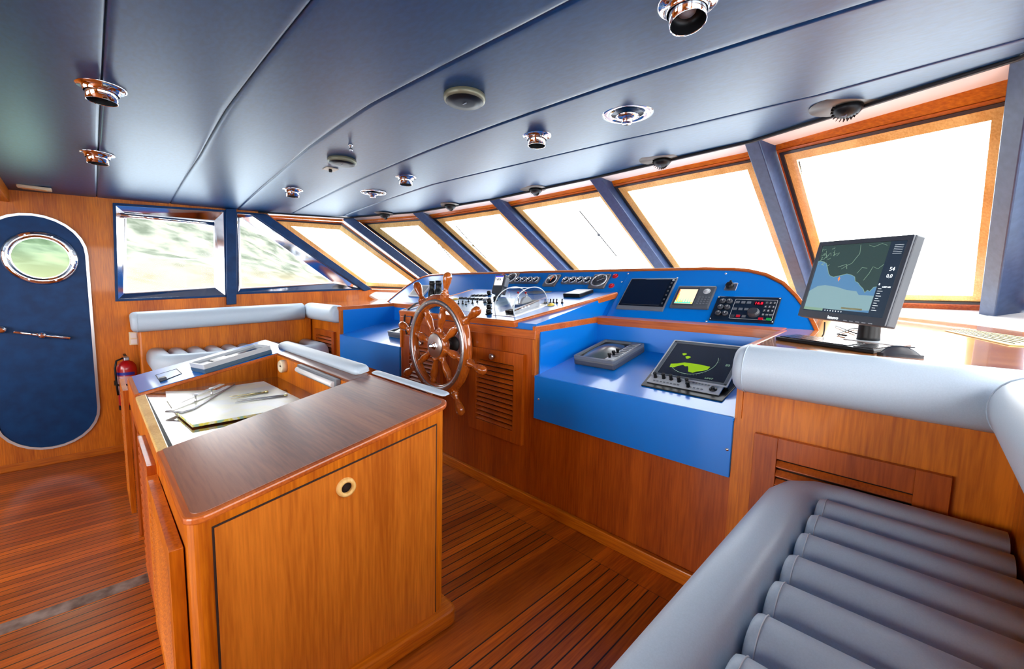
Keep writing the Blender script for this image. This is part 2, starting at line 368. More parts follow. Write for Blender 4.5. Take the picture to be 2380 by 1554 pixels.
for i in range(7):
    n = fnorm(i); o = n*OUT; win = sthing('window_%d' % (i+3), (TP[i]+BP[i])/2)
    a, b = TP[i], TP[i+1]; a2, b2 = a+o, b+o; za = 1.43
    la, lb = at_z(i, za)+o, at_z(i+1, za)+o
    # order so the normal looks inboard: bottom-left, bottom-right, top-right, top-left
    hd = .02; tl = a2+(la-a2)*hd; tr = b2+(lb-b2)*(hd+.03*(i >= 5))
    poly = [la, lb, tr, tl]
    N = (poly[1]-poly[0]).cross(poly[2]-poly[1]).normalized()
    if N.y > 0: poly = [lb, la, tl, tr]
    ed = .05
    f1, f2, f3, f4 = (.015, .03, .015, .03), (.03, .05, .035, .05), (.05, .075, .055, .075), (.1, .15, .12, .15)
    if poly[0] is lb: f1, f2, f3, f4 = [tuple(f) for f in (f1, f2, f3, f4)]
    ring_frame(poly, f1, f2, .015, w_trim, 'frame_rim', win)
    ring_frame(poly, f2, f3, .022, bronze, 'frame_strip', win)
    ring_frame(poly, f3, f4, .012, w_rail, 'frame', win)
    gp = inset(poly, f4); MB().add([p-N*.004 for p in gp], [(0, 1, 2, 3)]).build('glass', glass, win)
    # soffit and header
    mb = MB(); up = V((0, 0, .006)); mb.prism([a, b, b2+V((0, 0, -.01)), a2+V((0, 0, -.01))], (0, 0, .02)); struct(mb.build('trim_2', soff))
    mb = MB(); mb.prism([a2+V((0, 0, .03)), b2+V((0, 0, .03)), tr+(tr-b2).normalized()*.022-n*.016, tl+(tl-a2).normalized()*.022-n*.016], n*.05); struct(mb.build('trim_3', w_x))
    # sloping white sill below the pane
    ia, ib = at_z(i, 1.35)-n*.22, at_z(i+1, 1.35)-n*.22; ia.z = 1.225+.06*(ia.y-2.05)+.004; ib.z = 1.225+.06*(ib.y-2.05)+.004
    mb = MB(); mb.prism([ia, ib, lb+V((0, 0, -.03)), la+V((0, 0, -.03))], (0, 0, -.03)); struct(mb.build('trim_4', white, bevel=.004))
    mb = MB(); mb.prism([la-n*.012, lb-n*.012, lb-n*.012+V((0, 0, -.035)), la-n*.012+V((0, 0, -.035))], n*.03); struct(mb.build('trim_5', w_x))
# raked posts (leather-wrapped), corner posts included
for i in range(1, 8):
    nn = (fnorm(i-1)+fnorm(min(i, 6))).normalized() if i < 7 else fnorm(6); d = (BP[i]-TP[i]).normalized(); s = d.cross(nn).normalized(); dep = s.cross(d).normalized()
    if dep.dot(nn) < 0: dep = -dep
    w = .055
    t = TP[i]-d*.02; b = BP[i]+d*.03
    mb = MB(); mb.prism([t-s*w, t+s*w, t+s*w+dep*.19, t-s*w+dep*.19], b-t); o = mb.build('trim_6', navyp, bevel=.008); struct(o)
# dark edge moulding along the ceiling edge
mb = MB(); mb.sweep([p+V((0, -.004, -.003)) for p in TP], [(-.012, -.012), (.010, -.012), (.010, .008), (-.012, .008)]); struct(mb.build('trim_7', rub))
# ---- port wall with two windows and the door opening
def wp(u, v, x=-6): return pX(u, v, x)
winA = [wp(266, 475), wp(521, 491), wp(525, 687), wp(272, 697)]
winB = [wp(548, 495), wp(612, 499), wp(842, 671), wp(551, 681)]
DC, DHW, DZ0, DZ1 = -.345, .345, -.185, 2.06
def stadium(x, hw, z0, z1, n=14, c=DC):
    P = []
    for cz, t0 in ((z1-hw, 0), (z0+hw, 180)):
        for k in range(n+1):
            t = math.radians(t0+180*k/n); P.append(V((x, c+hw*math.cos(t), cz+hw*math.sin(t))))
    return P
def wall_with_holes(outer, holes, name, mt, th):
    bm = bmesh.new()
    for lp in [outer]+holes:
        vs_ = [bm.verts.new(p) for p in lp]
        for a, b in zip(vs_, vs_[1:]+vs_[:1]): bm.edges.new((a, b))
    bmesh.ops.triangle_fill(bm, edges=bm.edges[:], use_beauty=True)
    me = bpy.data.meshes.new(name); bm.to_mesh(me); bm.free(); me.materials.append(mt)
    o = bpy.data.objects.new(name, me); COL.objects.link(o); q = o.modifiers.new('thickness', 'SOLIDIFY'); q.thickness = th; q.offset = 0; return struct(o)
outer = [V((-6.03, -3, LOW-.05)), V((-6.03, 4.5, LOW-.05)), V((-6.03, 4.5, 1.4)), V((-6.03, 3.0, 1.4)), V((-6.03, 1.56, 2.4)), V((-6.03, 1.56, 2.5)), V((-6.03, -3, 2.36))]
shf = lambda P: [V((-6.03, p.y, p.z)) for p in P]
wall_with_holes(outer, [shf(winA), shf(winB), stadium(-6.03, DHW-.01, DZ0+.01, DZ1-.01)], 'wall_port', w_z, .06)
def port_window(name, P, glassP, two):
    w = sthing(name, P[0]); P = [V((-5.995, p.y, p.z)) for p in P]
    N = (P[1]-P[0]).cross(P[2]-P[1])
    if N.x < 0: P = P[::-1]; glassP = glassP[::-1]
    ring_frame(P, -.014, .01, .014, navyd, 'surround', w, bevel=.003)
    G = [V((-6.02, p.y, p.z)) for p in glassP]; A = inset(P, .01)
    mb = MB(); n = len(P); F = []
    mb.add(A+G, [(i, (i+1) % n, n+(i+1) % n, n+i) for i in range(n)]); mb.build('chrome_frame', chrome, w)
    g2 = inset(G, .012) if two else inset(G, .01)
    mb = MB(); mb.ring(G, g2, (.012, 0, 0)); mb.build('glazing_bead', brush, w)
    mb = MB(); mb.add([V((-6.025, p.y, p.z)) for p in G], [list(range(n))]); mb.build('glass', glass, w)
    if two:
        a, b, z = min(p.y for p in G), max(p.y for p in G), wp(395, 600).z
        MB().bb(-6.022, -6.004, a, b, z-.004, z+.006).build('sash_bar', brush, w, bevel=.002)
        z2 = wp(395, 516).z; MB().cyl((-5.985, a+.01, z2+.02), (-5.985, b-.01, z2+.03), .022).build('blind_roll', chrome, w)
    return w
port_window('window_1', winA, [wp(291, 495), wp(499, 512), wp(501, 668), wp(290, 681)], True)
port_window('window_2', winB, [wp(556, 506), wp(563, 505), wp(777, 658), wp(560, 670)], False)
a, b, c, d = wp(523, 486), wp(547, 486), wp(547, 706), wp(525, 708)
struct(MB().prism([V((-5.99, p.y, p.z)) for p in (a, b, c, d)], (.05, 0, 0)).build('trim_8', navyd, bevel=.006))
a, b, c, d = wp(582, 499), wp(615, 499), wp(860, 672), wp(842, 676)
struct(MB().prism([V((-5.99, p.y, p.z)) for p in (a, b, c, d)], (.07, 0, 0)).build('trim_9', navyd, bevel=.006))
struct(MB().bb(-6.0, -5.985, -3, .36, LOW, LOW+.07).build('baseboard_port', w_y, bevel=.004))
# port door
dr = sthing('door_1', (-6, DC, DZ0))
P = stadium(-6.01, DHW-.012, DZ0+.012, DZ1-.012); hole = [V((-6.01, -.31+.19*math.cos(2*PI*k/30), 1.66+.19*math.sin(2*PI*k/30))) for k in range(30)]
bm = bmesh.new()
for lp in (P, hole):
    vs_ = [bm.verts.new(V(p)-V((-6, DC, DZ0))) for p in lp]
    for a, b in zip(vs_, vs_[1:]+vs_[:1]): bm.edges.new((a, b))
bmesh.ops.triangle_fill(bm, edges=bm.edges[:], use_beauty=True); me = bpy.data.meshes.new('door_panel'); bm.to_mesh(me); bm.free(); me.materials.append(navyd)
o = bpy.data.objects.new('door_panel', me); COL.objects.link(o); o.parent = dr; q = o.modifiers.new('thickness', 'SOLIDIFY'); q.thickness = .03; q.offset = 0
mb = MB(); mb.ring(stadium(-5.998, DHW+.008, DZ0-.008, DZ1+.008), stadium(-5.998, DHW-.014, DZ0+.014, DZ1-.014), (.016, 0, 0)); mb.build('door_rim', brush, dr)
mb = MB(); mb.lathe((-5.995, -.31, 1.66), (1, 0, 0), [(.25, -.005), (.25, .006), (.235, .02), (.215, .026), (.195, .02), (.185, 0), (.185, -.03)], 40, cap=False); mb.build('porthole_ring', chrome, dr)
mb = MB(); 
for k in range(8):
    t = 2*PI*(k+.5)/8; mb.cyl((-5.985, -.31+.222*math.cos(t), 1.66+.222*math.sin(t)), (-5.962, -.31+.222*math.cos(t), 1.66+.222*math.sin(t)), .008, n=8)
mb.build('porthole_bolts', steel, dr)
mb = MB(); mb.add([(-6.01, -.31+.19*math.cos(2*PI*k/30), 1.66+.19*math.sin(2*PI*k/30)) for k in range(30)], [list(range(30))]); mb.build('porthole_glass', frost, dr)
h0, h1, hc = pX(32, 771, -5.94), pX(163, 786, -5.94), pX(98, 779, -5.94)
h = MB().tube([h0, h1], lambda t: .016+.007*math.sin(PI*t)).build('door_handle', chrome, dr); MB().lathe(hc-V((.05, 0, 0)), (1, 0, 0), [(.04, 0), (.038, .02), (.028, .05), (.03, .07), (.012, .08)], 16).build('handle_boss', chrome, h)
MB().lathe(pX(4, 765, -5.99), (1, 0, 0), [(.035, 0), (.03, .03), (.035, .06), (.015, .07)], 16).build('door_lock', chrome, dr)
# wood valance where the aft bulkhead meets the ceiling
struct(MB().sweep([(x, -.56, zc(x, -.5)) for x in (-6.0, -5, -4, -3, -2, -1, 0, 1.0)], [(-.09, -.11), (.09, -.11), (.09, .03), (-.09, .03)], smooth=False).build('trim_10', w_x, bevel=.005))
# ---- unseen sides of the room, with the openings that let daylight in
sw = MB()
for y0, y1, z0, z1 in ((-3, 3.3, LOW, 1.25), (-3, -1.9, 1.25, 2.4), (-.3, 0, 1.25, 2.4), (1.7, 2.0, 1.25, 2.4), (-1.9, 1.7, 2.2, 2.42)): sw.bb(1.0, 1.06, y0, y1, z0, z1)
struct(sw.build('wall_starboard', w_z))
aw = MB()
for x0, x1, z0, z1 in ((-6, -5, LOW, 2.5), (-5, -3.3, LOW, .9), (-3.3, -2.7, LOW, 2.5), (-2.7, -.9, 0, .1), (-.9, 1.06, LOW, 2.5), (-5, -.9, 2.15, 2.5)): aw.bb(x0, x1, -2.7, -2.64, z0, z1)
struct(aw.build('wall_aft', w_z))
# front bulkhead under the windows
struct(MB().bb(-6.1, 1.06, 4.75, 4.8, -.4, 1.36).build('wall_front', white))
# ---- land outside to port
ter = mat('hillside', srgb(150, 160, 120), 1, spec=0); noise_on(ter, .16, [srgb(52, 62, 54), srgb(82, 87, 80), srgb(106, 104, 92)], (.36, .6), detail=9)  # greyed tones put a pale haze into the land colour
T_h = ter.node_tree; N_h = T_h.nodes; pb_ = N_h['Principled BSDF']; s0_ = pb_.inputs['Base Color'].links[0].from_socket
g_h = N_h.new('ShaderNodeNewGeometry'); s_h = N_h.new('ShaderNodeSeparateXYZ'); T_h.links.new(g_h.outputs['Position'], s_h.inputs[0])
r_h = N_h.new('ShaderNodeMapRange'); r_h.inputs[1].default_value = -1; r_h.inputs[2].default_value = 7; r_h.inputs[3].default_value = .9; r_h.inputs[4].default_value = .1; T_h.links.new(s_h.outputs['Z'], r_h.inputs[0])
m_h = N_h.new('ShaderNodeMixRGB'); T_h.links.new(r_h.outputs[0], m_h.inputs[0]); T_h.links.new(s0_, m_h.inputs[1]); m_h.inputs[2].default_value = srgb(118, 104, 84); T_h.links.new(m_h.outputs[0], pb_.inputs['Base Color'])
P = []; NX, NY = 26, 90
def ridge(t):
    T = [(-2, .3), (-.3, .3), (-.05, .26), (.05, .19), (.18, .14), (.225, .115), (.285, .088), (.336, .06), (.412, .022), (.5, .0), (3, -.01)]
    for (a, b), (c, d) in zip(T, T[1:]):
        if t <= c: return b+(d-b)*(t-a)/(c-a)
    return -.01
for i in range(NX):
    X_ = 90+i*5.0; s = i/(NX-1)
    for j in range(NY):
        t = -1.2+2.2*j/(NY-1); y = t*X_; h = 1.45+X_*(-.035+(ridge(t)+.035)*min(1, (s*1.15))**.8)+math.sin(y*.13+i)*1.1+math.sin(y*.31+i*2.1)*.6
        P.append((-X_, y, h))
hm = MB(); hm.add(P, [(i*NY+j, (i+1)*NY+j, (i+1)*NY+j+1, i*NY+j+1) for i in range(NX-1) for j in range(NY-1)], True)
struct(hm.build('hillside', ter))
sea = mat('sea', srgb(190, 205, 215), .25); struct(MB().add([(-90, -400, -4), (400, -400, -4), (400, 600, -4), (-90, 600, -4)], [(0, 1, 2, 3)]).build('sea_surface', sea))

# ================================================================== CHART TABLE
def slz(y): return .8+.2083*(y-.149)
ct = thing('chart_table', 'varnished teak chart table with brown sloping lid and open chart well, facing the console', 'chart table', (-2.6, .6, 0))
def yz(x, P, w, mb): return mb.prism([(x, y, z) for y, z in P], (w, 0, 0))
T_ = .03
mb = MB()                                        # starboard pedestal with rounded upright corners
r = .05; P = []
for cx, cy, t0 in ((-1.393-r, .985-.0, 0), (-2.1, .985, 90), (-2.1, .2, 180), (-1.393-r, .2, 270)):
    if cx < -2: P.append((cx, 1.03 if t0 == 90 else .152)); continue
    for k in range(7):
        t = math.radians(t0+15*k); P.append((cx+r*math.cos(t), cy+(r-.004)*math.sin(t)))
bot = [V((x, y, .0)) for x, y in P]; top = [V((x, y, slz(y)-.022)) for x, y in P]; n = len(P)
mb.add(bot+top, [list(range(n))[::-1], list(range(n, 2*n))]+[(i, (i+1) % n, n+(i+1) % n, n+i) for i in range(n)])
mb.build('carcass', w_z, ct)
mb = MB(); P2 = [V((x+(.05 if x > -1.5 else 0), y+(.035 if y > .5 else -.0), 0)) for x, y in P]; mb.prism(P2, (0, 0, .068)); mb.build('plinth', w_y, ct, bevel=.012)
S = Surf((-1.392, 0, 0), (0, 0, 1), (0, 1, 0))
dp = [(.213, .05), (.971, .05), (.971, slz(.971)-.075), (.213, slz(.213)-.055)]
mb = MB(); mb.prism([(-1.3925, y, z) for y, z in dp], (.0035, 0, 0)); dd = mb.build('side_panel', wood('teak_panel', srgb(168, 84, 14), srgb(214, 122, 34), 'z'), ct)
mb = MB(); mb.ring([(-1.3925, y, z) for y, z in dp], inset([(-1.3925, y, z) for y, z in dp], -.006), (.0012, 0, 0)); mb.build('panel_groove', mat('groove', srgb(40, 18, 8), .8), ct)
hc = V((-1.389, .593, .757)); mb = MB(); mb.lathe(hc, (1, 0, 0), [(.019, .001), (.019, .012), (.025, .016), (.032, .012), (.034, 0)], 28, cap=False); mb.build('finger_ring', w_rail, dd)
MB().lathe(hc, (1, 0, 0), [(.019, .0012), (.001, .0014)], 20).build('finger_hole', mat('hole', srgb(30, 12, 6), .9), dd)
# middle and port carcass around the well
mb = MB(); mb.bb(-3.95, -2.1, .15, .17, .62, slz(.15)-.02)
mb.prism([(-3.3, .93, .45), (-3.3, 1.03, .45), (-3.3, 1.03, slz(1.03)-.02), (-3.3, .93, slz(.93)-.022)], (1.2, 0, 0)); mb.bb(-2.62, -2.1, .152, 1.03, 0, .6); mb.bb(-3.2, -2.1, .152, 1.03, .6, .776)
mb.build('well_case', w_z, ct)
xL = lambda y: -3.245-.10*(y-.15); xO = lambda y: -3.86-.20*(y-.15)     # the port section splays slightly
mb = MB(); Q = [(xO(.15), .155), (xO(1.03), 1.03), (xL(1.03)+0, 1.03), (xL(.155), .155)]
mb.add([(x, y, .55) for x, y in Q]+[(x, y, slz(y)-.022) for x, y in Q], [(3, 2, 1, 0), (4, 5, 6, 7), (0, 1, 5, 4), (1, 2, 6, 5), (2, 3, 7, 6), (3, 0, 4, 7)]); mb.build('port_case', w_con, ct)
mb = MB(); mb.bb(-3.93, -3.84, .155, .225, LOW, .6); mb.build('post', w_con, ct, bevel=.01); mb = MB(); mb.bb(-4.03, -3.95, .85, .93, LOW, .6); mb.build('post', w_con, ct, bevel=.01)
mb = MB(); mb.bb(-3.31, -3.2, .152, 1.0, LOW, .56); mb.build('post', w_con, ct, bevel=.01)
def louvre(S, a, b, w, h, fw, n, mt, parent, name='louvre_door', d=.022, lift=0, name2=None):
    mb = MB()
    for (x, y, ww, hh) in ((a, b, fw, h), (a+w-fw, b, fw, h), (a+fw, b, w-2*fw, fw), (a+fw, b+h-fw, w-2*fw, fw)): mb.on(S, x+ww/2, y+hh/2, ww, hh, d, lift)
    st = (h-2*fw)/n
    for i in range(n):
        y0 = b+fw+st*i; A = [S.w(a+fw, y0+st*.02, lift+d*.8), S.w(a+fw, y0+st*.16, lift+d*1.05), S.w(a+fw, y0+st*.78, lift+d*.35), S.w(a+fw, y0+st*.6, lift+d*.1)]
        mb.prism(A, S.ux*(w-2*fw))
    o_ = mb.build(name, mt, parent, bevel=.0015)
    MB().on(S, a+w/2, b+h/2, w-1.6*fw, h-1.6*fw, .001, lift+.0003).build('louvre_gap_shade', MT.get('groove') or rub, o_)  # dark sheet imitating the shade in the gaps between slats
    return o_
AFT = Surf((0, .15, 0), (0, 0, 1), (1, 0, 0))     # faces aft
louvre(AFT, -2.13, .06, .66, .63, .06, 18, w_z, ct, d=.034)
louvre(AFT, -2.63, .06, .47, .66, .02, 16, w_con, ct, d=.03)
louvre(AFT, -4.42, -.2, .5, .9, .06, 20, w_z, ct, d=.028)
# lid, rails, blue shelf
mb = MB(); arc_ = lambda cx, cy, r, a0, a1: [(cx+r*math.cos(math.radians(a0+(a1-a0)*k/6)), cy+r*math.sin(math.radians(a0+(a1-a0)*k/6))) for k in range(7)]
lp = [(-2.075, .145)]+arc_(-1.438, .205, .06, -90, 0)+arc_(-1.438, .985, .06, 0, 90)+[(-2.115, 1.045)]
def slab(mb, P, t, o=0): return mb.prism([(x, y, slz(y)+o) for x, y in P], (0, 0, t))
slab(mb, lp, .022, -.022); mb.build('lid_edge', w_trim, ct, bevel=.006)
mb = MB(); slab(mb, [(-2.07, .165)]+arc_(-1.44, .207, .042, -90, 0)+arc_(-1.44, .983, .042, 0, 90)+[(-2.11, 1.025)], .003, 0); mb.build('lid', w_lid, ct, bevel=.001)
mb = MB(); slab(mb, [(-3.17, .15), (-2.07, .15), (-2.073, .185), (-3.17, .195)], .022, -.022); mb.build('aft_rail', w_rail, ct, bevel=.004)
mb = MB(); slab(mb, [(xL(.94), .935), (-2.11, .935), (-2.115, 1.045), (xL(1.04)-.03, 1.045)], .024, -.022); mb.build('forward_rail', w_lid, ct, bevel=.003)
mb = MB(); slab(mb, [(xO(.15), .15), (xL(.15)+.01, .15), (xL(.94)+.0, .94), (xL(1.05), 1.05), (xO(1.05), 1.05)], .022, -.022); mb.build('shelf_edge', w_trim, ct, bevel=.005)
mb = MB(); slab(mb, [(xO(.17)+.02, .17), (xL(.17)-.005, .17), (xL(1.02), 1.035), (xO(1.035)+.02, 1.035)], .003, .0005); mb.build('blue_shelf', blue, ct)
mb = MB(); mb.prism([(xL(.17), .165, .785), (-2.08, .165, .785), (-2.1, .935, .785), (xL(.93), .935, .785)], (0, 0, .008)); mb.build('well_floor', w_dark, ct)
mb = MB(); mb.add([(xL(.17), .17, .79), (xL(.935), .935, .79), (xL(.935), .935, slz(.935)-.01), (xL(.17), .17, slz(.17)-.01)], [(0, 1, 2, 3)]); mb.add([(xL(.935), .932, .79), (-2.1, .932, .79), (-2.1, .932, slz(.93)-.01), (xL(.935), .932, slz(.93)-.01)], [(0, 1, 2, 3)]); mb.build('well_wall', w_z, ct)
mb = MB(); mb.bb(-3.16, -2.09, .185, .2, .791, .803); mb.build('well_gap', rub, ct)
for (u, v) in ((664, 850),):
    c = pY(u, v, .93); s_ = MB().lathe(c, (0, -1, 0), [(.044, 0), (.044, .03), (.038, .04), (.036, .028), (.001, .028)], 24).build('power_socket', cream, ct)
    for dx in (-.014, .014): MB().cyl(c+V((dx, -.03, 0)), c+V((dx, -.0335, 0)), .006, n=8).build('socket_hole', rub, s_)
for (u, v) in ((636, 867), (636, 876)): MB().lathe(pY(u, v, .93), (0, -1, 0), [(.006, 0), (.006, .004)], 8).build('screw', rub, ct)
a, b = pY(691, 858, .9), pY(775, 890, .9); b.z = a.z
MB().bb(a.x-.02, b.x+.02, .905, .932, a.z-.028, a.z+.03).build('lamp_housing', mgrey, ct, bevel=.004); MB().cyl(a, b, .016).build('lamp_tube', white, ct)
# padded roll on the forward rail
def pad(x0, x1, y, r, h, name, lab, cat, S=SL, mt=leath):
    P = []; t = thing(name, lab, cat, (x0, y, slz(y)))
    prof = [(-r, 0.003), (-r*.98, h*.55), (-r*.75, h*.88), (-r*.35, h), (r*.35, h), (r*.75, h*.88), (r*.98, h*.55), (r, 0.003)]
    sc = lambda i, N=10: [(a*k, b*k if b > .01 else b) for a, b in prof for k in [[.55, .85, 1, 1, 1, 1, 1, 1, .85, .55][i]]]
    xs = [x0, x0+.012, x0+.035, x0+.1, (x0*2+x1)/3, (x0+x1*2)/3, x1-.1, x1-.035, x1-.012, x1]
    MB().sweep([(x, y, slz(y)) for x in xs], sc, up=(0, -.204, .979)).build('cushion', mt, t)
    return t
pad(-3.52, -2.16, 1.035, .045, .042, 'padded_arm_roll', 'grey leather padded roll along the forward edge of the open chart well', 'padding')
pad(-2.12, -1.45, 1.072, .022, .012, 'padded_edge_strip', 'thin grey leather edge strip forward of the brown chart table lid', 'padding')

# charts, ruler, dividers
CZ = .794
def sheet(name, P, mt, th, z, lab, cat, grp=None, edge=None):
    t = thing(name, lab, cat, (sum(p[0] for p in P)/len(P), sum(p[1] for p in P)/len(P), z), grp)
    MB().prism([(x, y, z) for x, y in P], (0, 0, th)).build('paper_stack', edge or paper2, t); MB().prism([(x, y, z+th) for x, y in P], (0, 0, .0008)).build('top_sheet', mt, t); return t
def zxy(u, v, z=CZ): p = pZ(u, v, z); return (p.x, p.y)
q = [zxy(*a, CZ+.014) for a in ((411, 959), (447, 989), (693, 946), (697, 928), (613, 887), (520, 900))]
sheet('folded_chart', q, paper, .012, CZ+.006, 'large folded nautical chart with yellow map edge, on top in the well', 'chart')
q = [zxy(*a, CZ+.006) for a in ((385, 909), (387, 928), (408, 959), (470, 985), (560, 925), (530, 905))]
sheet('folded_chart', q, paper, .005, CZ, 'pale folded chart sticking out left beneath the large chart', 'chart', edge=paper)
rz = CZ+.02; S_ = Surf((0, 0, rz), (0, 1, 0))
pr = thing('parallel_ruler', 'white parallel ruler with two pivot knobs lying on the folded charts', 'ruler', pZ(465, 930, rz))
def bar(u0, v0, u1, v1, w, off):
    a, b = pZ(u0, v0, rz), pZ(u1, v1, rz); d = (b-a).normalized(); s = V((-d.y, d.x, 0))*w/2; o = V((-d.y, d.x, 0))*off
    return MB().prism([a-s+o, b-s+o, b+s+o, a+s+o], (0, 0, .004))
bar(395, 955, 535, 897, .035, 0).build('ruler_bar', white, pr, bevel=.001); bar(420, 936, 520, 893, .03, .01).build('ruler_bar', white, pr, bevel=.001)
MB().tube([pZ(385, 956, rz+.002), pZ(425, 958, rz+.002), pZ(450, 950, rz+.002), pZ(545, 893, rz+.002)], .005, 6).build('ruler_edge', steel, pr)
for (u, v) in ((455, 932), (492, 916)): MB().lathe(pZ(u, v, rz+.004), (0, 0, 1), [(.008, 0), (.004, .006), (.004, .03), (.013, .034), (.013, .038), (.004, .04)], 12).build('pivot_knob', brush, pr)
def divider(name, lab, A, B, C_, mt, bow):
    z = CZ+.024; t = thing(name, lab, 'dividers', pZ(*C_, z)); h = pZ(*C_, z)
    for e, k in ((A, 1), (B, -1)):
        p = pZ(*e, z-.002); m_ = (p+h)/2+V((0, 1, 0))*.014*k*bow; MB().tube([p, p+(h-p)*.25, p+(h-p)*.5+V((0, .004*k, 0)), m_+(h-p)*.3, h], lambda q: .0015+.0035*q, 8).build('leg', mt, t)
    MB().lathe(h-V((0, 0, .004)), (0, 0, 1), [(.01, 0), (.01, .008), (.006, .012)], 12).build('hinge', brass, t); return t
divider('chart_dividers', 'slim brass chart dividers, the pair nearer the forward rail', (533, 921), (537, 927), (619, 910), brass, .2)
divider('chart_dividers', 'dark bow-headed steel dividers lying next to the brass ones', (550, 930), (547, 935), (664, 918), steel, 1.4)
# grey navigation receiver on the blue shelf
L = SL.rect((452, 829), (634, 821), (478, 869), (478, 869))
ga, gb = SL.loc(SL.at(478, 869, .003)), SL.loc(SL.at(634, 821, .003)); gc = SL.loc(SL.at(452, 829, .003)); ln = (gb-ga); wd = (gc-ga)
nv = thing('navigation_receiver', 'long grey navigation receiver with recessed display on the blue chart table shelf', 'receiver', SL.w(ga.x, ga.y))
SN = Surf(SL.w(ga.x, ga.y, .004), SL.ux*ln.x+SL.uy*ln.y, -(SL.uy*ln.x-SL.ux*ln.y)); NL_ = ln.length
if SN.n.z < 0: SN = Surf(SN.q, SN.uy, -SN.ux)
sg = -1 if (SL.ux*wd.x+SL.uy*wd.y).dot(SN.ux) < 0 else 1; NW = .22
mb = MB(); mb.on(SN, sg*NW/2, NL_/2, NW, NL_, .03); mb.build('base', mat('slate_blue', srgb(52, 84, 108), .4), nv, bevel=.004)
mb = MB(); mb.ring(rrect(SN, sg*NW/2, NL_/2, NW, NL_, .01, .03), rrect(SN, sg*NW/2, NL_/2, NW-.02, NL_-.02, .008, .03), SN.n*.03); mb.build('case_rim', lgrey, nv)
mb = MB(); mb.on(SN, sg*NW/2, NL_/2, NW-.02, NL_-.02, .014, .03); mb.build('face_plate', lgrey, nv)
mb = MB(); mb.on(SN, sg*NW*.5, NL_*.66, NW*.55, NL_*.45, .002, .044); mb.build('display', lcd, nv)
for k in range(4): MB().on(SN, sg*(NW*.35+.024*k), NL_*.27, .016, .04, .008, .044).build('key', white, nv, bevel=.003); 
MB().on(SN, sg*NW*.5, NL_*.27, NW*.52, NL_*.14, .0015, .044).build('key_recess', inkd, nv)
MB().on(SN, sg*NW*.5, NL_*.38, NW*.5, .05, .006, .044).build('label_strip', white, nv)
# inspection hatch with dark latch
hp = [SL.at(*a, .004) for a in ((361, 872), (411, 857), (423, 868), (372, 888))]
lt = MB().prism(hp, SL.n*.0015).build('hatch_plate', blue, ct); mb = MB(); ip_ = inset(hp, .004); ip_ = ip_ if (ip_[0]-hp[2]).length < (hp[0]-hp[2]).length else inset(hp, -.004); mb.ring(hp, ip_, SL.n*.003); mb.build('hatch_seam', inkd, lt)
c = SL.loc(SL.at(380, 883, .004)); MB().on(SL, c.x, c.y, .05, .035, .02, .004).build('latch', dgrey, lt, bevel=.003)

# ================================================================== HELM CONSOLE
CX0, CX1 = -3.5, -1.8
hc_ = thing('helm_console', 'teak helm console with louvred doors and sloping blue instrument desk behind the wheel', 'console', (-2.65, 2.4, 0))
MB().bb(CX0, CX1, 2.05, 2.9, 0, 1.15).build('carcass', w_con, hc_)
mb = MB(); mb.prism([(CX0+.01, 2.06, 1.14), (CX0+.01, 2.06, 1.24), (CX0-.02, 3.06, 1.45), (CX0-.02, 3.06, 1.14)], (-CX0+CX1-.03, 0, 0)); mb.build('desk_case', blue, hc_)
dkp = [DK.w(-3.47, 0), DK.w(-2.02, 0), DK.w(-1.83, 1.02), DK.w(-3.62, 1.02)]
MB().prism([p-DK.n*.012 for p in dkp], DK.n*.014).build('desk_top', blue, hc_)
mb = MB(); mb.prism([DK.w(-2.0, 0, -.02), DK.w(-1.84, .98, -.02), (-1.84, 3.0, 1.2), (-2.0, 2.06, 1.2)], (-.02, 0, 0)); mb.build('desk_cheek', blue, hc_)
mb = MB(); mb.prism([DK.w(-3.49, 0, -.02), DK.w(-3.6, .98, -.02), (-3.6, 3.0, 1.2), (-3.49, 2.06, 1.2)], (.02, 0, 0)); mb.build('desk_cheek', blue, hc_)
E1 = [DK.w(-3.64, 1.0, -.006), DK.w(-3.49, -.012, -.006), DK.w(-2.005, -.012, -.006), DK.w(-1.815, 1.0, -.006)]
mb = MB(); mb.sweep(E1, [(-.014, -.035), (.014, -.035), (.016, .004), (.01, .012), (-.008, .012), (-.014, .006)], up=DK.n, smooth=False); mb.build('desk_trim', w_trim, hc_, bevel=.003)
pl = MB().bb(CX0, CX1, 2.03, 2.06, 1.14, 1.2).build('front_rail', w_trim, hc_, bevel=.004)
for x0, w in ((-2.46, .565), (-3.4, .565)):
    dz = louvre(FA, x0, .40, w, .63, .085, 13, w_con, hc_, d=.03)
    MB().lathe(FA.w(x0+.28 if x0 > -3 else x0+.3, .985, .03), (0, -1, 0), [(.01, 0), (.008, .012), (.02, .018), (.022, .03), (.016, .036)], 18).build('knob', brush, dz)
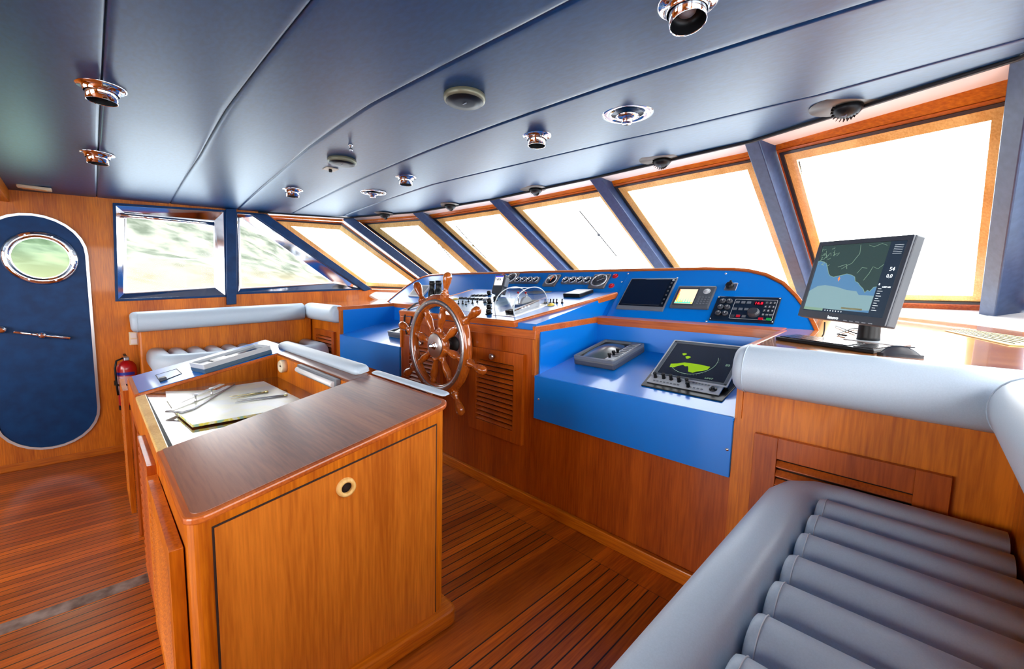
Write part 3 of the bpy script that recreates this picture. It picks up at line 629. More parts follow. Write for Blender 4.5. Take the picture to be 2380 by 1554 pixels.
# wings port and starboard of the console
def wing(x0, x1, lab, stb):
    t = thing('console_wing', lab, 'console', ((x0+x1)/2, 2.4, 0)); y1 = .68
    MB().bb(x0-.02*0, x1, 2.052, 2.75, 0, .62).build('carcass', w_con, t)
    MB().bb(x0+.005, x1-.005, 2.03, 2.052, .62, .905).build('apron', blue, t, bevel=.002)
    mb = MB(); mb.prism([RC.w(x0+.002, -.02, -.012), RC.w(x1-.002, -.02, -.012), RC.w(x1-.002, y1+.02, -.012), RC.w(x0+.002, y1+.02, -.012)], RC.n*.013); mb.build('shelf', blue, t)
    for xx, s in ((x0, 1), (x1, -1)):
        mb = MB(); mb.prism([(xx-s*.001, 2.075, .86), (xx-s*.001, 2.075, 1.19), (xx-s*.001, 2.75, 1.23), (xx-s*.001, 2.75, .86)], (s*.012, 0, 0)); mb.build('side_wall', blue, t)
        MB().bb(min(xx, xx-s*.025), max(xx, xx-s*.025), 2.035, 2.075, .905, 1.2).build('stile', w_z, t)
    mb = MB(); mb.prism([(x0, 2.735, .9), (x0, 2.735, 1.235), (x1, 2.735, 1.235), (x1, 2.735, .9)], (0, .015, 0)); mb.build('back_wall', blue, t)
    R_ = [WD.w(x0-.012, -.02), WD.w(x0-.012, .695), WD.w(x1+.012, .695), WD.w(x1+.012, -.02)]
    mb = MB(); mb.sweep(R_, [(-.014, -.05), (.014, -.05), (.014, .003), (-.014, .003)], up=WD.n, smooth=False); mb.build('shelf_trim', w_trim, t, bevel=.003)
    if stb:
        for (u, v) in ((1252, 927), (1690, 1044)): MB().lathe(pY(u, v, 2.03), (0, -1, 0), [(.008, 0), (.007, .003), (.001, .004)], 10).build('screw', chrome, t)
    return t
wing(-1.8, -.58, 'blue console shelf and apron holding the lit green radar display', True)
wing(-4.85, -3.5, 'blue console shelf and apron left of the wheel, beside the far seat', False)
struct(MB().bb(-5.75, .3, 2.02, 2.05, 0, .075).build('baseboard_front', w_x, bevel=.006))
# ---- instrument panel
ip = thing('instrument_panel', 'long blue sloping instrument panel with curved wooden top edge below the windows', 'panel', (-2.8, 2.9, 1.27))
def pz(z): return (z-1.27)/PN.uy.z
OUTL = [(-5.27, 1.24), (-5.24, 1.30), (-5.17, 1.40), (-5.09, 1.49), (-4.99, 1.565), (-4.86, 1.615), (-4.7, 1.638), (-4.4, 1.645), (-2.8, 1.648), (-1.2, 1.645), (-1.0, 1.637), (-.9, 1.625), (-.785, 1.595), (-.67, 1.537), (-.581, 1.458), (-.52, 1.39), (-.45, 1.29), (-.42, 1.24)]
ol = [PN.w(x, pz(z)) for x, z in OUTL]
MB().prism([p-PN.n*.03 for p in ol], PN.n*.03).build('panel_board', blue, ip)
rp_ = [PN.w(-1.80, pz(1.262)), PN.w(-1.80, pz(1.60)), PN.w(-1.79, pz(1.622)), PN.w(-1.76, pz(1.636))]+[PN.w(x, pz(z-.012)) for x, z in OUTL[9:-1]]+[PN.w(-.43, pz(1.262))]
MB().prism(rp_, PN.n*.007).build('raised_plate', blue, ip, bevel=.002)
mb = MB(); mb.sweep([p-PN.n*.012+PN.uy*.004 for p in ol], [(-.012, -.024), (.010, -.024), (.010, .024), (-.012, .024)], up=PN.n, smooth=False); mb.build('top_trim', w_trim, ip, bevel=.004)
for (u, v) in ((1460, 636), (1574, 646), (1687, 636), (1642, 746), (1885, 769), (1445, 655)):
    MB().lathe(PN.at(u, v, .007), PN.n, [(.008, 0), (.007, .003), (.001, .004)], 10).build('screw', chrome, ip)
struct(MB().prism([WD.w(-4.85, .695), WD.w(-.58, .695), WD.w(-.58, .86), WD.w(-4.85, .86)], (0, 0, .003)).build('trim_11', w_trim))
# ---- worktops outboard
def worktop(name, P, lab, th=.03):
    t = thing(name, lab, 'worktop', WD.w(*P[0])); MB().prism([WD.w(x, y, -th) for x, y in P], WD.n*th).build('top_board', w_desk, t, bevel=.003); return t
dt = worktop('desk_worktop', [(-.568, .05), (.9, .05), (.9, 1.2), (.55, 1.7), (.35, 2.3), (-.2, 2.5), (-1.2, 2.6), (-1.2, 1.0), (-.568, .7)], 'glossy teak worktop carrying the computer monitor, keyboard and mouse')
worktop('side_shelf', [(-5.97, -1.75), (-5.78, -1.75), (-5.78, -.03), (-4.862, -.03), (-4.862, .7), (-4.3, 1.0), (-4.3, 2.4), (-5.3, 2.1), (-5.97, .98)], 'glossy teak shelf behind the far grey bolster, under the side windows')
gq = [WD.at(*a, .002) for a in ((2195, 768), (2255, 767), (2420, 790), (2420, 806), (2345, 802))]
gr = thing('vent_grille', 'long tan slotted air grille let into the teak worktop at right', 'vent', gq[0])
MB().prism([p-WD.n*.001 for p in gq], WD.n*.004).build('grille_plate', tan_m, gr)
mb = MB(); a0, a1, b0, b1 = gq[0], gq[1], gq[4], gq[2]
for k in range(1, 6):
    t = k/6; mb.tube([gq[0].lerp(gq[1], t)+WD.n*.004, gq[4].lerp(gq[2], t)+WD.n*.004], .0016, 4)
mb.build('slots', inkd, gr)
# ---- desk cabinet (starboard) and seat cabinet (port)
dc = thing('desk_cabinet', 'teak cabinet front below the monitor worktop with a wide louvred door', 'cabinet', (-.1, 2.07, 0))
MB().bb(-.583, .99, 2.042, 2.1, 0, 1.19).build('front_panel', w_z, dc)
louvre(FA, -.492, .36, .6, .50, .09, 8, w_con, dc, d=.026, lift=.008)
bc = thing('bench_backing', 'narrow teak backing behind the near bench, topped by the leather bolster', 'cabinet', (.28, 0, 0))
MB().bb(.25, .29, -1.5, 2.045, 0, 1.19).build('back_panel', w_z, bc); MB().bb(.27, .99, -1.6, 2.045, 1.19, 1.21).build('shelf_board', w_desk, bc)
pc = thing('seat_cabinet', 'teak cabinet backing the far seat, under the long grey bolster', 'cabinet', (-5.85, 1.2, 0))
mb = MB(); mb.prism([(-5.97, .33, 0), (-5.97, 2.045, 0), (-5.97, 2.045, 1.18), (-5.97, .33, 1.08)], (.21, 0, 0)); mb.build('back_panel', w_z, pc, bevel=.02)
fc = thing('forward_cabinet', 'teak cabinet front with louvred door between the far seat and far blue shelf', 'cabinet', (-5.4, 2.07, 0))
MB().bb(-5.97, -4.86, 2.052, 2.1, 0, 1.18).build('front_panel', w_z, fc)
louvre(FA, -5.62, .3, .62, .62, .07, 11, w_con, fc, d=.03)

# ================================================================== UPHOLSTERY
def bolster(p0, p1, name, lab, grp, round0=True, round1=False, hb=.115, hz=.105, seam=True):
    p0, p1 = V(p0), V(p1); L_ = (p1-p0).length; d = (p1-p0).normalized(); t = thing(name, lab, 'bolster', p0, grp)
    base = [(-.03, -hz*.96)]+[(hb*(max(0, math.cos(math.radians(a)))**.75), hz*math.sin(math.radians(a))) for a in range(-90, 91, 12)]+[(-.03, hz*.96)]
    st = [(0, .62), (.006, .8), (.018, .92), (.035, .985), (.05, 1)] if round0 else [(0, 1)]
    en = [(.05, 1), (.035, .985), (.018, .92), (.006, .8), (0, .62)] if round1 else [(0, 1)]
    R = [(a, k) for a, k in st]+[(L_*f, 1) for f in (.25, .5, .75)]+[(L_-a, k) for a, k in en]
    pr = lambda i: [(a*(R[i][1] if a > 0 else 1), b*R[i][1]) for a, b in base]
    MB().sweep([p0+d*a for a, _ in R], pr).build('cushion', leath, t)
    if seam:
        a = .05 if round0 else L_-.05; sd = d.cross(V((0, 0, 1)))
        P = [p0+d*a+sd*(x+.001)+V((0, 0, 1))*(z*1.008) for x, z in base[1:-1]]; MB().tube(P, .0022, 6).build('seam_piping', leath, t)
    return t
zb = lambda y: 1.138+.055*(y-2.0)
bolster((-.59, 2.05, zb(2)), (.295, 2.05, zb(2)), 'edge_bolster', 'thick grey leather bolster along the front edge of the computer worktop', 'grey leather bolsters round the worktops')
bolster((.265, 1.93, zb(2)), (.265, -1.3, zb(2)), 'edge_bolster', 'grey leather bolster running toward the viewer at the right edge', 'grey leather bolsters round the worktops')
bolster((-5.76, .27, zb(.3)), (-5.76, 1.93, zb(1.9)), 'edge_bolster', 'long grey leather bolster under the side windows, above the far seat', 'grey leather bolsters round the worktops')
bolster((-5.75, 2.05, zb(2)), (-4.875, 2.05, zb(2)), 'edge_bolster', 'short grey leather bolster ending at the far blue console shelf', 'grey leather bolsters round the worktops', round0=False, round1=True, seam=False)
def seat(lab, path, xa, xb, ys, half, zt, base, nm='settee', zsl=0):
    t = thing(nm, lab, 'seat', (base[0], base[2], 0)); 
    mb = MB(); mb.bb(*base); mb.build('base', w_con, t)
    pr = [(.085*math.copysign(abs(math.cos(math.radians(a)))**.8, math.cos(math.radians(a))), .105*math.copysign(abs(math.sin(math.radians(a)))**.8, math.sin(math.radians(a)))) for a in range(0, 360, 15)]
    MB().sweep([(x, y, zt-.105+zsl*(y-1.9)) for x, y in path], pr).build('border_roll', leath, t)
    for y in ys:
        D = [(half*math.cos(math.radians(a)), (zt-.085)*0+.095*max(0, math.sin(math.radians(a)))**.7) for a in range(0, 181, 15)]+[(-half, -.06), (half, -.06)]
        z0 = zt-.105+zsl*(y-1.9); s = 1 if xb > xa else -1
        R = [(0, .86), (.004, .95), (.012, .99), (.02, 1), (abs(xb-xa)/2, 1), (abs(xb-xa), 1)]
        r_ = MB().sweep([(xa+s*a, y, z0) for a, _ in R], lambda i: [(p*R[i][1], q*R[i][1]) for p, q in D]).build('cushion_roll', leath, t)
        P = [(xa+s*.024, y+half*1.012*math.cos(math.radians(a)), z0+.097*max(0, math.sin(math.radians(a)))**.7) for a in range(20, 171, 10)]
        MB().tube(P, .0016, 4).build('seam_stitching', stitch, r_)
    return t
ys = [1.806-.158*k for k in range(14)]
seat('grey leather bench seat with fat cross rolls, nearest the viewer below the computer desk', [(-.32, -.9), (-.31, 1.80), (-.29, 1.88), (-.24, 1.93), (-.17, 1.945), (.235, 1.945)], -.222, .235, ys, .077, .745, (-.28, .235, -.9, 1.9, 0, .55))
ys = [.62+.158*k for k in range(8)]
seat('far grey leather bench seat with rounded rolls beyond the chart table', [(-5.74, .46), (-5.22, .46), (-5.13, .49), (-5.10, .58), (-5.10, 1.82), (-5.13, 1.92), (-5.22, 1.95), (-5.74, 1.95)], -5.19, -5.74, ys, .077, .775, (-5.74, -5.14, .5, 1.93, 0, .55))

# ================================================================== STEERING WHEEL
WC = V((-2.555, 1.80, 1.04)); WH = Surf(WC, (0, 0, 1))
wh = thing('steering_wheel', 'varnished wooden ship\'s steering wheel with eight turned handles on the helm console', 'steering wheel', WC)
def rr(prof, n=64): return MB().lathe(WC, WH.n, prof, n, cap=False)
rr([(.292, -.02), (.288, 0), (.292, .022), (.305, .028), (.345, .028), (.365, .02), (.378, .006), (.38, -.01), (.368, -.026), (.34, -.03), (.305, -.028), (.292, -.02)]).build('rim', w_whl, wh)
rr([(.306, .028), (.308, .032), (.338, .032), (.34, .028)]).build('rim_band', steel, wh)
MB().lathe(WC-WH.n*.035, WH.n, [(.06, 0), (.105, .004), (.108, .02), (.108, .05), (.1, .058), (.02, .06)], 32).build('hub', w_whl, wh)
MB().lathe(WC+WH.n*.025, WH.n, [(.09, 0), (.09, .007), (.086, .009), (.001, .009)], 40).build('hub_plate', brush, wh)
hb = MB().lathe(WC+WH.n*.03, WH.n, [(.03, 0), (.03, .008), (.022, .01), (.022, .022), (.014, .024), (.014, .045), (.006, .05)], 6, smooth=False).build('hub_nut', chrome, wh)
prof = [(.014, .09), (.02, .10), (.02, .115), (.013, .125), (.015, .15), (.021, .2), (.02, .235), (.014, .262), (.018, .27), (.018, .28), (.012, .29), (.013, .37), (.022, .378), (.024, .392), (.015, .4), (.018, .408), (.012, .416), (.014, .44), (.022, .48), (.024, .51), (.019, .537), (.008, .548), (.001, .55)]
prof = [(r*(1.42 if h < .3 else 1.4), h) for r, h in prof]
for k in range(8):
    a = math.radians(12.5+45*k); d = WH.ux*math.sin(a)+WH.uy*math.cos(a)
    MB().lathe(WC, d, prof, 14).build('spoke', w_whl, wh)
mb = MB()
for k in range(8):
    a = math.radians(12.5+45*k); d = WH.ux*math.sin(a)+WH.uy*math.cos(a); s_ = WH.ux*math.cos(a)-WH.uy*math.sin(a); mb.box(WC+d*.352, (.055, .06, .05), Surf(WC, d, s_))
mb.build('rim_blocks', w_whl, wh, bevel=.008)
mb = MB()
for k in range(16):
    a = math.radians(3+22.5*k); mb.lathe(WC+(WH.ux*math.sin(a)+WH.uy*math.cos(a))*.323+WH.n*.0315, WH.n, [(.006, 0), (.005, .002), (.001, .0022)], 8)
mb.build('band_screws', brush, wh)
MB().cyl(WC-WH.n*.03, (WC.x, 1.93, WC.z), .022).build('shaft', brush, wh)
MB().lathe((WC.x, 2.028, WC.z), (0, -1, 0), [(.115, 0), (.115, .012), (.1, .03), (.085, .06), (.078, .075), (.06, .08)], 36).build('steering_gland', brush, wh)
MB().lathe((WC.x, 1.95, WC.z), (0, -1, 0), [(.06, 0), (.062, .012), (.045, .03), (.03, .034)], 24).build('seal_ring', rub, wh)

# ================================================================== INSTRUMENTS ON THE SLOPING PANEL
def hloc(S, u, v, h=0): p = S.loc(S.at(u, v, h)); return p.x, p.y
def round_gauge(u, v, lab, cat, grp, size, ring, face, name, h=.0, th=.022, needle=None, col=None):
    a, b = hloc(PN, u, v, h+th); o = PN.w(a, b, h); t = thing(name, lab, cat, o, grp); S = Surf(o, PN.uy)
    MB().on(S, 0, 0, size, size, th).build('bezel', bezel, t, bevel=size*.05)
    MB().lathe(S.w(0, 0, th), S.n, [(ring, 0), (ring, .006), (ring*.94, .009), (ring*.84, .006), (ring*.84, 0)], 28, cap=False).build('ring', chrome if size < .09 else brush, t)
    f = MB().lathe(S.w(0, 0, th), S.n, [(ring*.85, 0), (ring*.85, .0025), (.0005, .0025)], 28).build('dial', face, t)
    if needle is not None:
        d = Surf(S.w(0, 0, th+.003), S.ux*math.sin(needle)+S.uy*math.cos(needle)); MB().on(d, 0, ring*.25, ring*.07, ring*.95, .001).build('needle', col or ink, f)
        mb = MB()
        for k in range(9):
            q = math.radians(-130+32.5*k); dd = Surf(S.w(0, 0, th+.0026), S.ux*math.sin(q)+S.uy*math.cos(q)); mb.on(dd, 0, ring*.68, ring*.05, ring*.16, .0006)
        mb.build('scale_marks', ink, f)
    return t
g0 = round_gauge(1203.3, 649.6, 'small round chrome-ringed gauge, first of the left row of four on the blue panel', 'gauge', 'small round gauges on the blue panel', .08, .037, lcd, 'round_gauge', needle=-.6)
words = ['second', 'third', 'last']
for k, u in enumerate((1216.6, 1230, 1244.3)):
    a, b = hloc(PN, u, 649.6, .022); dup(g0, PN.w(a, b), 'small round chrome-ringed gauge, %s of the left row of four on the blue panel' % words[k])
words = ['first', 'second', 'third', 'last']
for k, u in enumerate((1314.6, 1330.8, 1347.4, 1364.7)):
    a, b = hloc(PN, u, 650, .022); dup(g0, PN.w(a, b), 'small round chrome-ringed gauge, %s in the row of four beside the big round dial' % words[k])
round_gauge(1281, 650, 'square grey rudder gauge with reddish needle between the two gauge rows', 'gauge', None, .15, .064, lcd, 'rudder_gauge', needle=.15, col=e_org)
round_gauge(1392, 651.5, 'large square dial with long pale needle at the right end of the gauge row', 'gauge', None, .165, .075, dgrey, 'revolution_gauge', needle=1.0)
round_gauge(1188, 645, 'square dial half hidden behind the small black display', 'gauge', None, .15, .066, dgrey, 'revolution_gauge', needle=-1.0)
for (u, v) in ((1429.5, 640), (1420.5, 662.5), (1169, 639)):
    a, b = hloc(PN, u, v, .01); o = PN.w(a, b)
    t = MB().lathe(o, PN.n, [(.026, 0), (.026, .006), (.02, .008)], 18).build('alarm_button', redb, ip); MB().lathe(o, PN.n, [(.017, .006), (.017, .016), (.012, .02), (.001, .021)], 18).build('cap', redb, t)
H7 = .007
def panel_dev(q, lab, name, cat, S, h, th, mt, bev=.004):
    a, b, w, hh = S.rect(*q, h=h+th); o = S.w(a, b, h); t = thing(name, lab, cat, o); L = Surf(o, S.uy, S.ux); body = MB().on(L, 0, 0, w, hh, th).build('case', mt, t, bevel=bev)
    return t, L, w, hh, body
# large dark display
t, L, w, h, c_ = panel_dev([(1465.4, 647), (1574, 645), (1540.5, 723), (1433.6, 715)], 'large switched-off black display in a grey frame on the blue panel', 'chart_display', 'display', PN, H7, .014, mgrey)
MB().on(L, -.0, .012, w*.955, h*.86, .003, .013).build('bezel', blackg, t, bevel=.002)
sc_ = MB().on(L, -w*.035, .012, w*.84, h*.78, .001, .016).build('screen', lcd, t)
for k in range(6): MB().on(L, w*.43, h*(.33-.125*k), w*.03, h*.05, .004, .015).build('key', dgrey, t, bevel=.002)
MB().lathe(L.w(w*.44, h*.42, .016), L.n, [(.009, 0), (.008, .003), (.001, .004)], 12).build('power_key', lgrey, t)
# fish finder
t, L, w, h, c_ = panel_dev([(1578, 663), (1664, 664), (1646, 718), (1555, 711)], 'grey sonar display with lit cream and teal screen, middle of the blue panel', 'sonar_display', 'display', PN, H7, .022, mat('sonar_case', srgb(78, 84, 92), .45), bev=.008)
MB().on(L, -w*.17, 0, w*.56, h*.8, .003, .021).build('screen_frame', dgrey, t, bevel=.004)
s_ = MB().on(L, -w*.165, -.002, w*.48, h*.66, .001, .0235).build('screen', e_cream, t)
for (x0, x1, y0, y1, m_) in ((-.405, -.38, -.2, .3, e_org), (-.38, -.35, -.26, .1, e_yel), (-.405, .02, -.33, -.27, e_teal), (-.36, -.2, -.28, -.22, e_yel), (.02, .07, -.33, -.28, e_yel)):
    MB().on(L, w*(x0+x1)/2, h*(y0+y1)/2, w*(x1-x0), h*(y1-y0), .0006, .0244).build('echo_band', m_, s_)
mb = MB()
for k in range(6): a = -.33+.065*k; mb.prism([L.w(w*(a-.012), -h*.28, .0246), L.w(w*(a+.012), -h*.28, .0246), L.w(w*a, h*(-.02-.03*(k % 3)), .0246)], L.n*.0005)
mb.build('echo_spikes', e_teal, s_)
k_ = MB().lathe(L.w(w*.31, h*.24, .021), L.n, [(.024, 0), (.024, .003), (.02, .004), (.013, .004), (.013, .010), (.001, .011)], 24).build('cursor_pad', lgrey, t)
for r_ in range(4):
    for c in range(4): MB().on(L, w*(.19+.08*c), h*(-.02-.095*r_), w*.045, h*.04, .003, .0215).build('key', mgrey, t)
# rotary switch
a, b = hloc(PN, 1699, 666, .01); o = PN.w(a, b, H7); L = Surf(o, PN.uy); t = MB().on(L, 0, 0, .075, .07, .006).build('rotary_switch', brush, ip, bevel=.003); MB().lathe(L.w(-.006, 0, .006), L.n, [(.026, 0), (.026, .02), (.02, .028), (.001, .029)], 8, smooth=False).build('knob', black, t); MB().on(L, -.006, .012, .014, .05, .018, .012).build('pointer', black, t, bevel=.003)
# autopilot / radio keypad panel
t, L, w, h, c_ = panel_dev([(1670, 685.5), (1817, 692.6), (1795.5, 754), (1647.6, 739.7)], 'dark keypad control panel with red digits, red and green keys on the blue panel', 'autopilot_keypad', 'keypad', PN, H7, .012, mat('panel_ink', srgb(14, 30, 48), .35))
def Q(s, tt): return w*(s-.5), h*(.5-tt)
x0, y0 = Q(.315, .12); x1, y1 = Q(.965, .9)
mb = MB(); R0 = rrect(L, (x0+x1)/2, (y0+y1)/2, x1-x0, y0-y1, .006, .012); R1 = rrect(L, (x0+x1)/2, (y0+y1)/2, x1-x0-.004, y0-y1-.004, .005, .012); mb.ring(R0, R1, L.n*.0008); mb.build('outline', ink, t)
for s in (.125, .235):
    for tt in (.25, .5, .75):
        a, b = Q(s, tt); kn = MB().lathe(L.w(a, b, .012), L.n, [(.019, 0), (.019, .012), (.015, .016), (.001, .0165)], 16).build('knob', dgrey, t); MB().on(L, a, b+.006, .003, .016, .001, .028).build('pointer', ink, kn)
for s, tt, m_ in ((.365, .25, mgrey), (.455, .25, mgrey), (.545, .25, mgrey), (.36, .52, mgrey), (.45, .52, mgrey), (.54, .52, mgrey), (.36, .8, dgrey), (.45, .8, redb), (.54, .8, mgrey)):
    a, b = Q(s, tt); MB().on(L, a, b, w*.062, h*.09, .003, .012).build('key', m_, t, bevel=.001)
a, b = Q(.7, .27); f_ = MB().on(L, a, b, w*.14, h*.15, .002, .012).build('digit_window', mat('digit_glass', srgb(40, 4, 8), .1), t); text('16.8', L, a, b, h*.13, e_red, f_, 'digits', .0145, bold=.0006)
a, b = Q(.67, .66); kn = MB().lathe(L.w(a, b, .012), L.n, [(.036, 0), (.034, .014), (.026, .026), (.001, .027)], 20, smooth=False).build('tuning_knob', dgrey, t)
for r_ in range(4):
    for c in range(3):
        a, b = Q(.815+.058*c, .24+.155*r_); ky = MB().on(L, a, b, w*.043, h*.1, .003, .012).build('key', dgrey, t, bevel=.001)
        text(['1', '2', '3', '4', '5', '6', '7', '8', '9', '0', 'CH', 'ENT'][r_*3+c], L, a, b, h*(.085 if r_ < 3 or c == 0 else .045), ink, ky, 'lettering', .0155)
for s, m_ in ((.8, redb), (.915, green)): a, b = Q(s, .86); MB().on(L, a, b, w*.07, h*.09, .003, .012).build('key', m_, t, bevel=.001)
for s, tt in ((.02, .05), (.98, .05), (.02, .95), (.98, .95)): a, b = Q(s, tt); MB().lathe(L.w(a, b, .012), L.n, [(.005, 0), (.004, .002), (.001, .0025)], 8).build('screw', chrome, t)
# port meters on the panel
t, L, w, h, c_ = panel_dev([(961, 662), (999, 661), (985, 688), (953, 688)], 'pale grey framed meter at the far left end of the blue panel', 'panel_meter', 'meter', PN, 0, .02, lgrey)
MB().on(L, 0, 0, w*.8, h*.75, .003, .019).build('screen', mgrey, t)
t, L, w, h, c_ = panel_dev([(1083, 673), (1113, 672.5), (1109, 682), (1080, 682)], 'small grey meter low on the blue panel behind the desk edge', 'panel_meter', 'meter', PN, 0, .015, mgrey)
MB().on(L, 0, 0, w*.6, h*.5, .002, .0145).build('screen', dgrey, t)

# ================================================================== ON THE CENTRE DESK
o = DK.at(1157, 690, 0); Lo = Surf(o+V((0, 0, .012)), (-.02, .3, .95), (1, -.08, 0)); t = thing('data_display', 'small black data display on a bracket, screen showing 169.6, on the blue desk', 'display', o)
MB().box(Lo.w(0, .005), (.05, .03, .03), Lo).build('bracket', dgrey, t, bevel=.004)
cs = MB().on(Lo, 0, .108, .15, .19, .06, -.03).build('case', dgrey, t, bevel=.008); sc_ = MB().on(Lo, .002, .142, .115, .095, .002, .03).build('screen', e_lcdw, t)
MB().on(Lo, .002, .182, .115, .014, .0008, .032).build('title_bar', e_vio, sc_); text('169.6', Lo, -.008, .152, .036, inkd, sc_, 'digits', .0325, bold=.0008)
MB().on(Lo, .083, .13, .016, .09, .05, -.025).build('knob', mgrey, t, bevel=.006)
# acrylic cover with the engine levers
p = [DK.loc(DK.at(*a)) for a in ((1152, 732), (1195, 736), (1271, 709))]
x0, x1, y0, y1 = p[0].x, p[1].x, (p[0].y+p[1].y)/2, p[2].y; dx = 0
t = thing('lever_cover', 'clear domed acrylic cover over the engine levers on the blue desk', 'cover', DK.w((x0+x1)/2, (y0+y1)/2))
N_ = 22; prof = [(y0+(y1-y0)*(.5-.5*math.cos(PI*k/N_)), .17*math.sin(PI*k/N_)**.7) for k in range(N_+1)]
mb = MB(); A = [DK.w(x0, a, .004+b) for a, b in prof]; B_ = [DK.w(x1, a, .004+b) for a, b in prof]
mb.add(A+B_, [(i, i+1, N_+2+i, N_+1+i) for i in range(N_)], True); mb.add(A, [list(range(N_+1))]); mb.add(B_, [list(range(N_+1))]); mb.build('dome', acryl, t)
rimm = mat('acrylic_edge', srgb(214, 224, 230), .2)
MB().tube(A, .004, 6).build('dome_edge', rimm, t); MB().tube(B_, .004, 6).build('dome_edge', rimm, t)
cxm, cym = (x0+x1)/2, (y0+y1)/2
mb = MB(); mb.on(DK, cxm, cym, (x1-x0)+.03, (y1-y0)+.03, .004, .001); mb.build('flange', brush, t, bevel=.001)
el = thing('engine_levers', 'chrome engine control levers with white knobs under the clear cover', 'lever', DK.w(cxm, cym, .006))
MB().on(DK, cxm+.02, cym+.03, (x1-x0)*.5, (y1-y0)*.55, .05, .006).build('lever_box', dgrey, el, bevel=.01)
for k in range(3): MB().on(DK, cxm-.04+.035*k, y0+.09, .028, .06, .02, .006).build('key_block', black, el, bevel=.003)
for k, q in enumerate((-.05, .03)):
    MB().tube([DK.w(cxm+q, cym+.02, .05), DK.w(cxm+q, cym+.03, .125)], .004, 8).build('lever', chrome, el); MB().lathe(DK.w(cxm+q, cym+.03, .122), DK.n, [(.004, 0), (.009, .004), (.009, .012), (.003, .016)], 12).build('lever_knob', redb, el)
for k in range(3): MB().lathe(DK.w(x1-.03, cym-.07+.035*k, .03), DK.n, [(.008, 0), (.01, .006), (.007, .012), (.001, .014)], 12).build('white_knob', white, el)
mb = MB(); mb.lathe(DK.w(cxm+.02, cym+.03, .04), DK.ux, [(.056, -.015), (.06, -.01), (.06, .01), (.056, .015)], 28); mb.build('lever_quadrant', lgrey, el)
# compass well, black case
p0 = DK.loc(DK.at(1250, 680))
q = [DK.w(p0.x+.16*math.cos(2*PI*k/32), p0.y+.075*math.sin(2*PI*k/32), .003) for k in range(32)]; t = MB().prism(q, DK.n*.001).build('compass_well', black, hc_)
mb = MB(); q2 = [DK.w(p0.x+.167*math.cos(2*PI*k/32), p0.y+.081*math.sin(2*PI*k/32), .003) for k in range(32)]; mb.ring(q2, q, DK.n*.003); mb.build('well_rim', blue, t)
q = [DK.loc(DK.at(*a, .03)) for a in ((1307, 684), (1338, 686), (1359, 678))]; xa, xb_ = q[0].x, q[1].x; ya = q[0].y
t = thing('black_case', 'flat black box with pale lid lying on the right of the blue desk', 'box', DK.w((xa+xb_)/2, ya+.12)); MB().on(DK, (xa+xb_)/2, ya+.12, abs(xb_-xa)+.02, .2, .03, .003).build('case', black, t, bevel=.004); MB().on(DK, (xa+xb_)/2, ya+.12, abs(xb_-xa), .18, .002, .032).build('lid', lgrey, t)
# switches and knobs: parts of the console
def pdup(p, delta):
    c = p.copy(); COL.objects.link(c); c.location = V(delta)
    for ch in p.children: d = ch.copy(); COL.objects.link(d); d.parent = c
    return c
def rocker(u, v, proto=[]):
    a, b = hloc(DK, u, v, .012); o = DK.w(a, b, .003)
    if proto: return pdup(proto[0], o-proto[1])
    L = Surf(o, DK.uy); t = MB().on(L, 0, 0, .034, .045, .005).build('rocker_switch', black, hc_); MB().on(L, 0, .004, .026, .03, .01, .004).build('rocker', dgrey, t, bevel=.002); proto += [t, o]
for k, x in enumerate((560, 632, 705, 780, 852, 925, 1000)): rocker(1000+x/7.933, 620+(566+k*4)/7.933)
for k, x in enumerate((785, 855, 925, 1000)): rocker(1000+x/7.933, 620+518/7.933)
def toggle(u, v, proto=[]):
    a, b = hloc(DK, u, v, .0); o = DK.w(a, b, .003)
    if proto: return pdup(proto[0], o-proto[1])
    t = MB().lathe(o, DK.n, [(.011, 0), (.011, .005), (.007, .007), (.006, .012)], 10).build('toggle_switch', black, hc_); d = DK.n+DK.uy*.3; MB().lathe(o+DK.n*.01, d, [(.003, 0), (.006, .02), (.004, .023)], 8).build('lever', black, t); proto += [t, o]
for (x, y) in ((520, 690), (600, 690), (660, 705), (705, 650), (780, 680), (868, 655)): toggle(1000+x/7.933, 620+y/7.933)
for x in (690, 735, 790, 845, 905, 1005): toggle(1180+x/7.933, 620+672/7.933)
def knob(u, v, r, hh, m_, name='knob'):
    a, b = hloc(DK, u, v); o = DK.w(a, b, .003); t = MB().lathe(o, DK.n, [(r*1.3, 0), (r*1.3, .004), (r*.8, .006)], 16).build(name, black if m_ != yel else yel, hc_); MB().lathe(o, DK.n, [(r*.8, .005), (r, hh*.5), (r*.9, hh), (r*.3, hh+.004)], 14).build('cap', m_, t)
knob(1138, 706, .02, .045, black, 'joystick'); knob(1127.5, 704, .016, .035, mgrey); knob(1137, 719, .02, .035, black); knob(1136.5, 730, .022, .03, black)
knob(1152, 700, .018, .04, black); knob(1137, 686, .02, .04, black); knob(1281, 710, .022, .014, yel, 'yellow_cap'); knob(1058, 696, .03, .008, yel, 'yellow_cap')
MB().prism([DK.w(-3.28, .22, .002), DK.w(-2.45, .1, .002), DK.w(-2.55, .62, .002), DK.w(-3.3, .7, .002)], DK.n*.0008).build('switch_plate', mat('pale_blue_plate', srgb(150, 190, 222), .25), hc_)
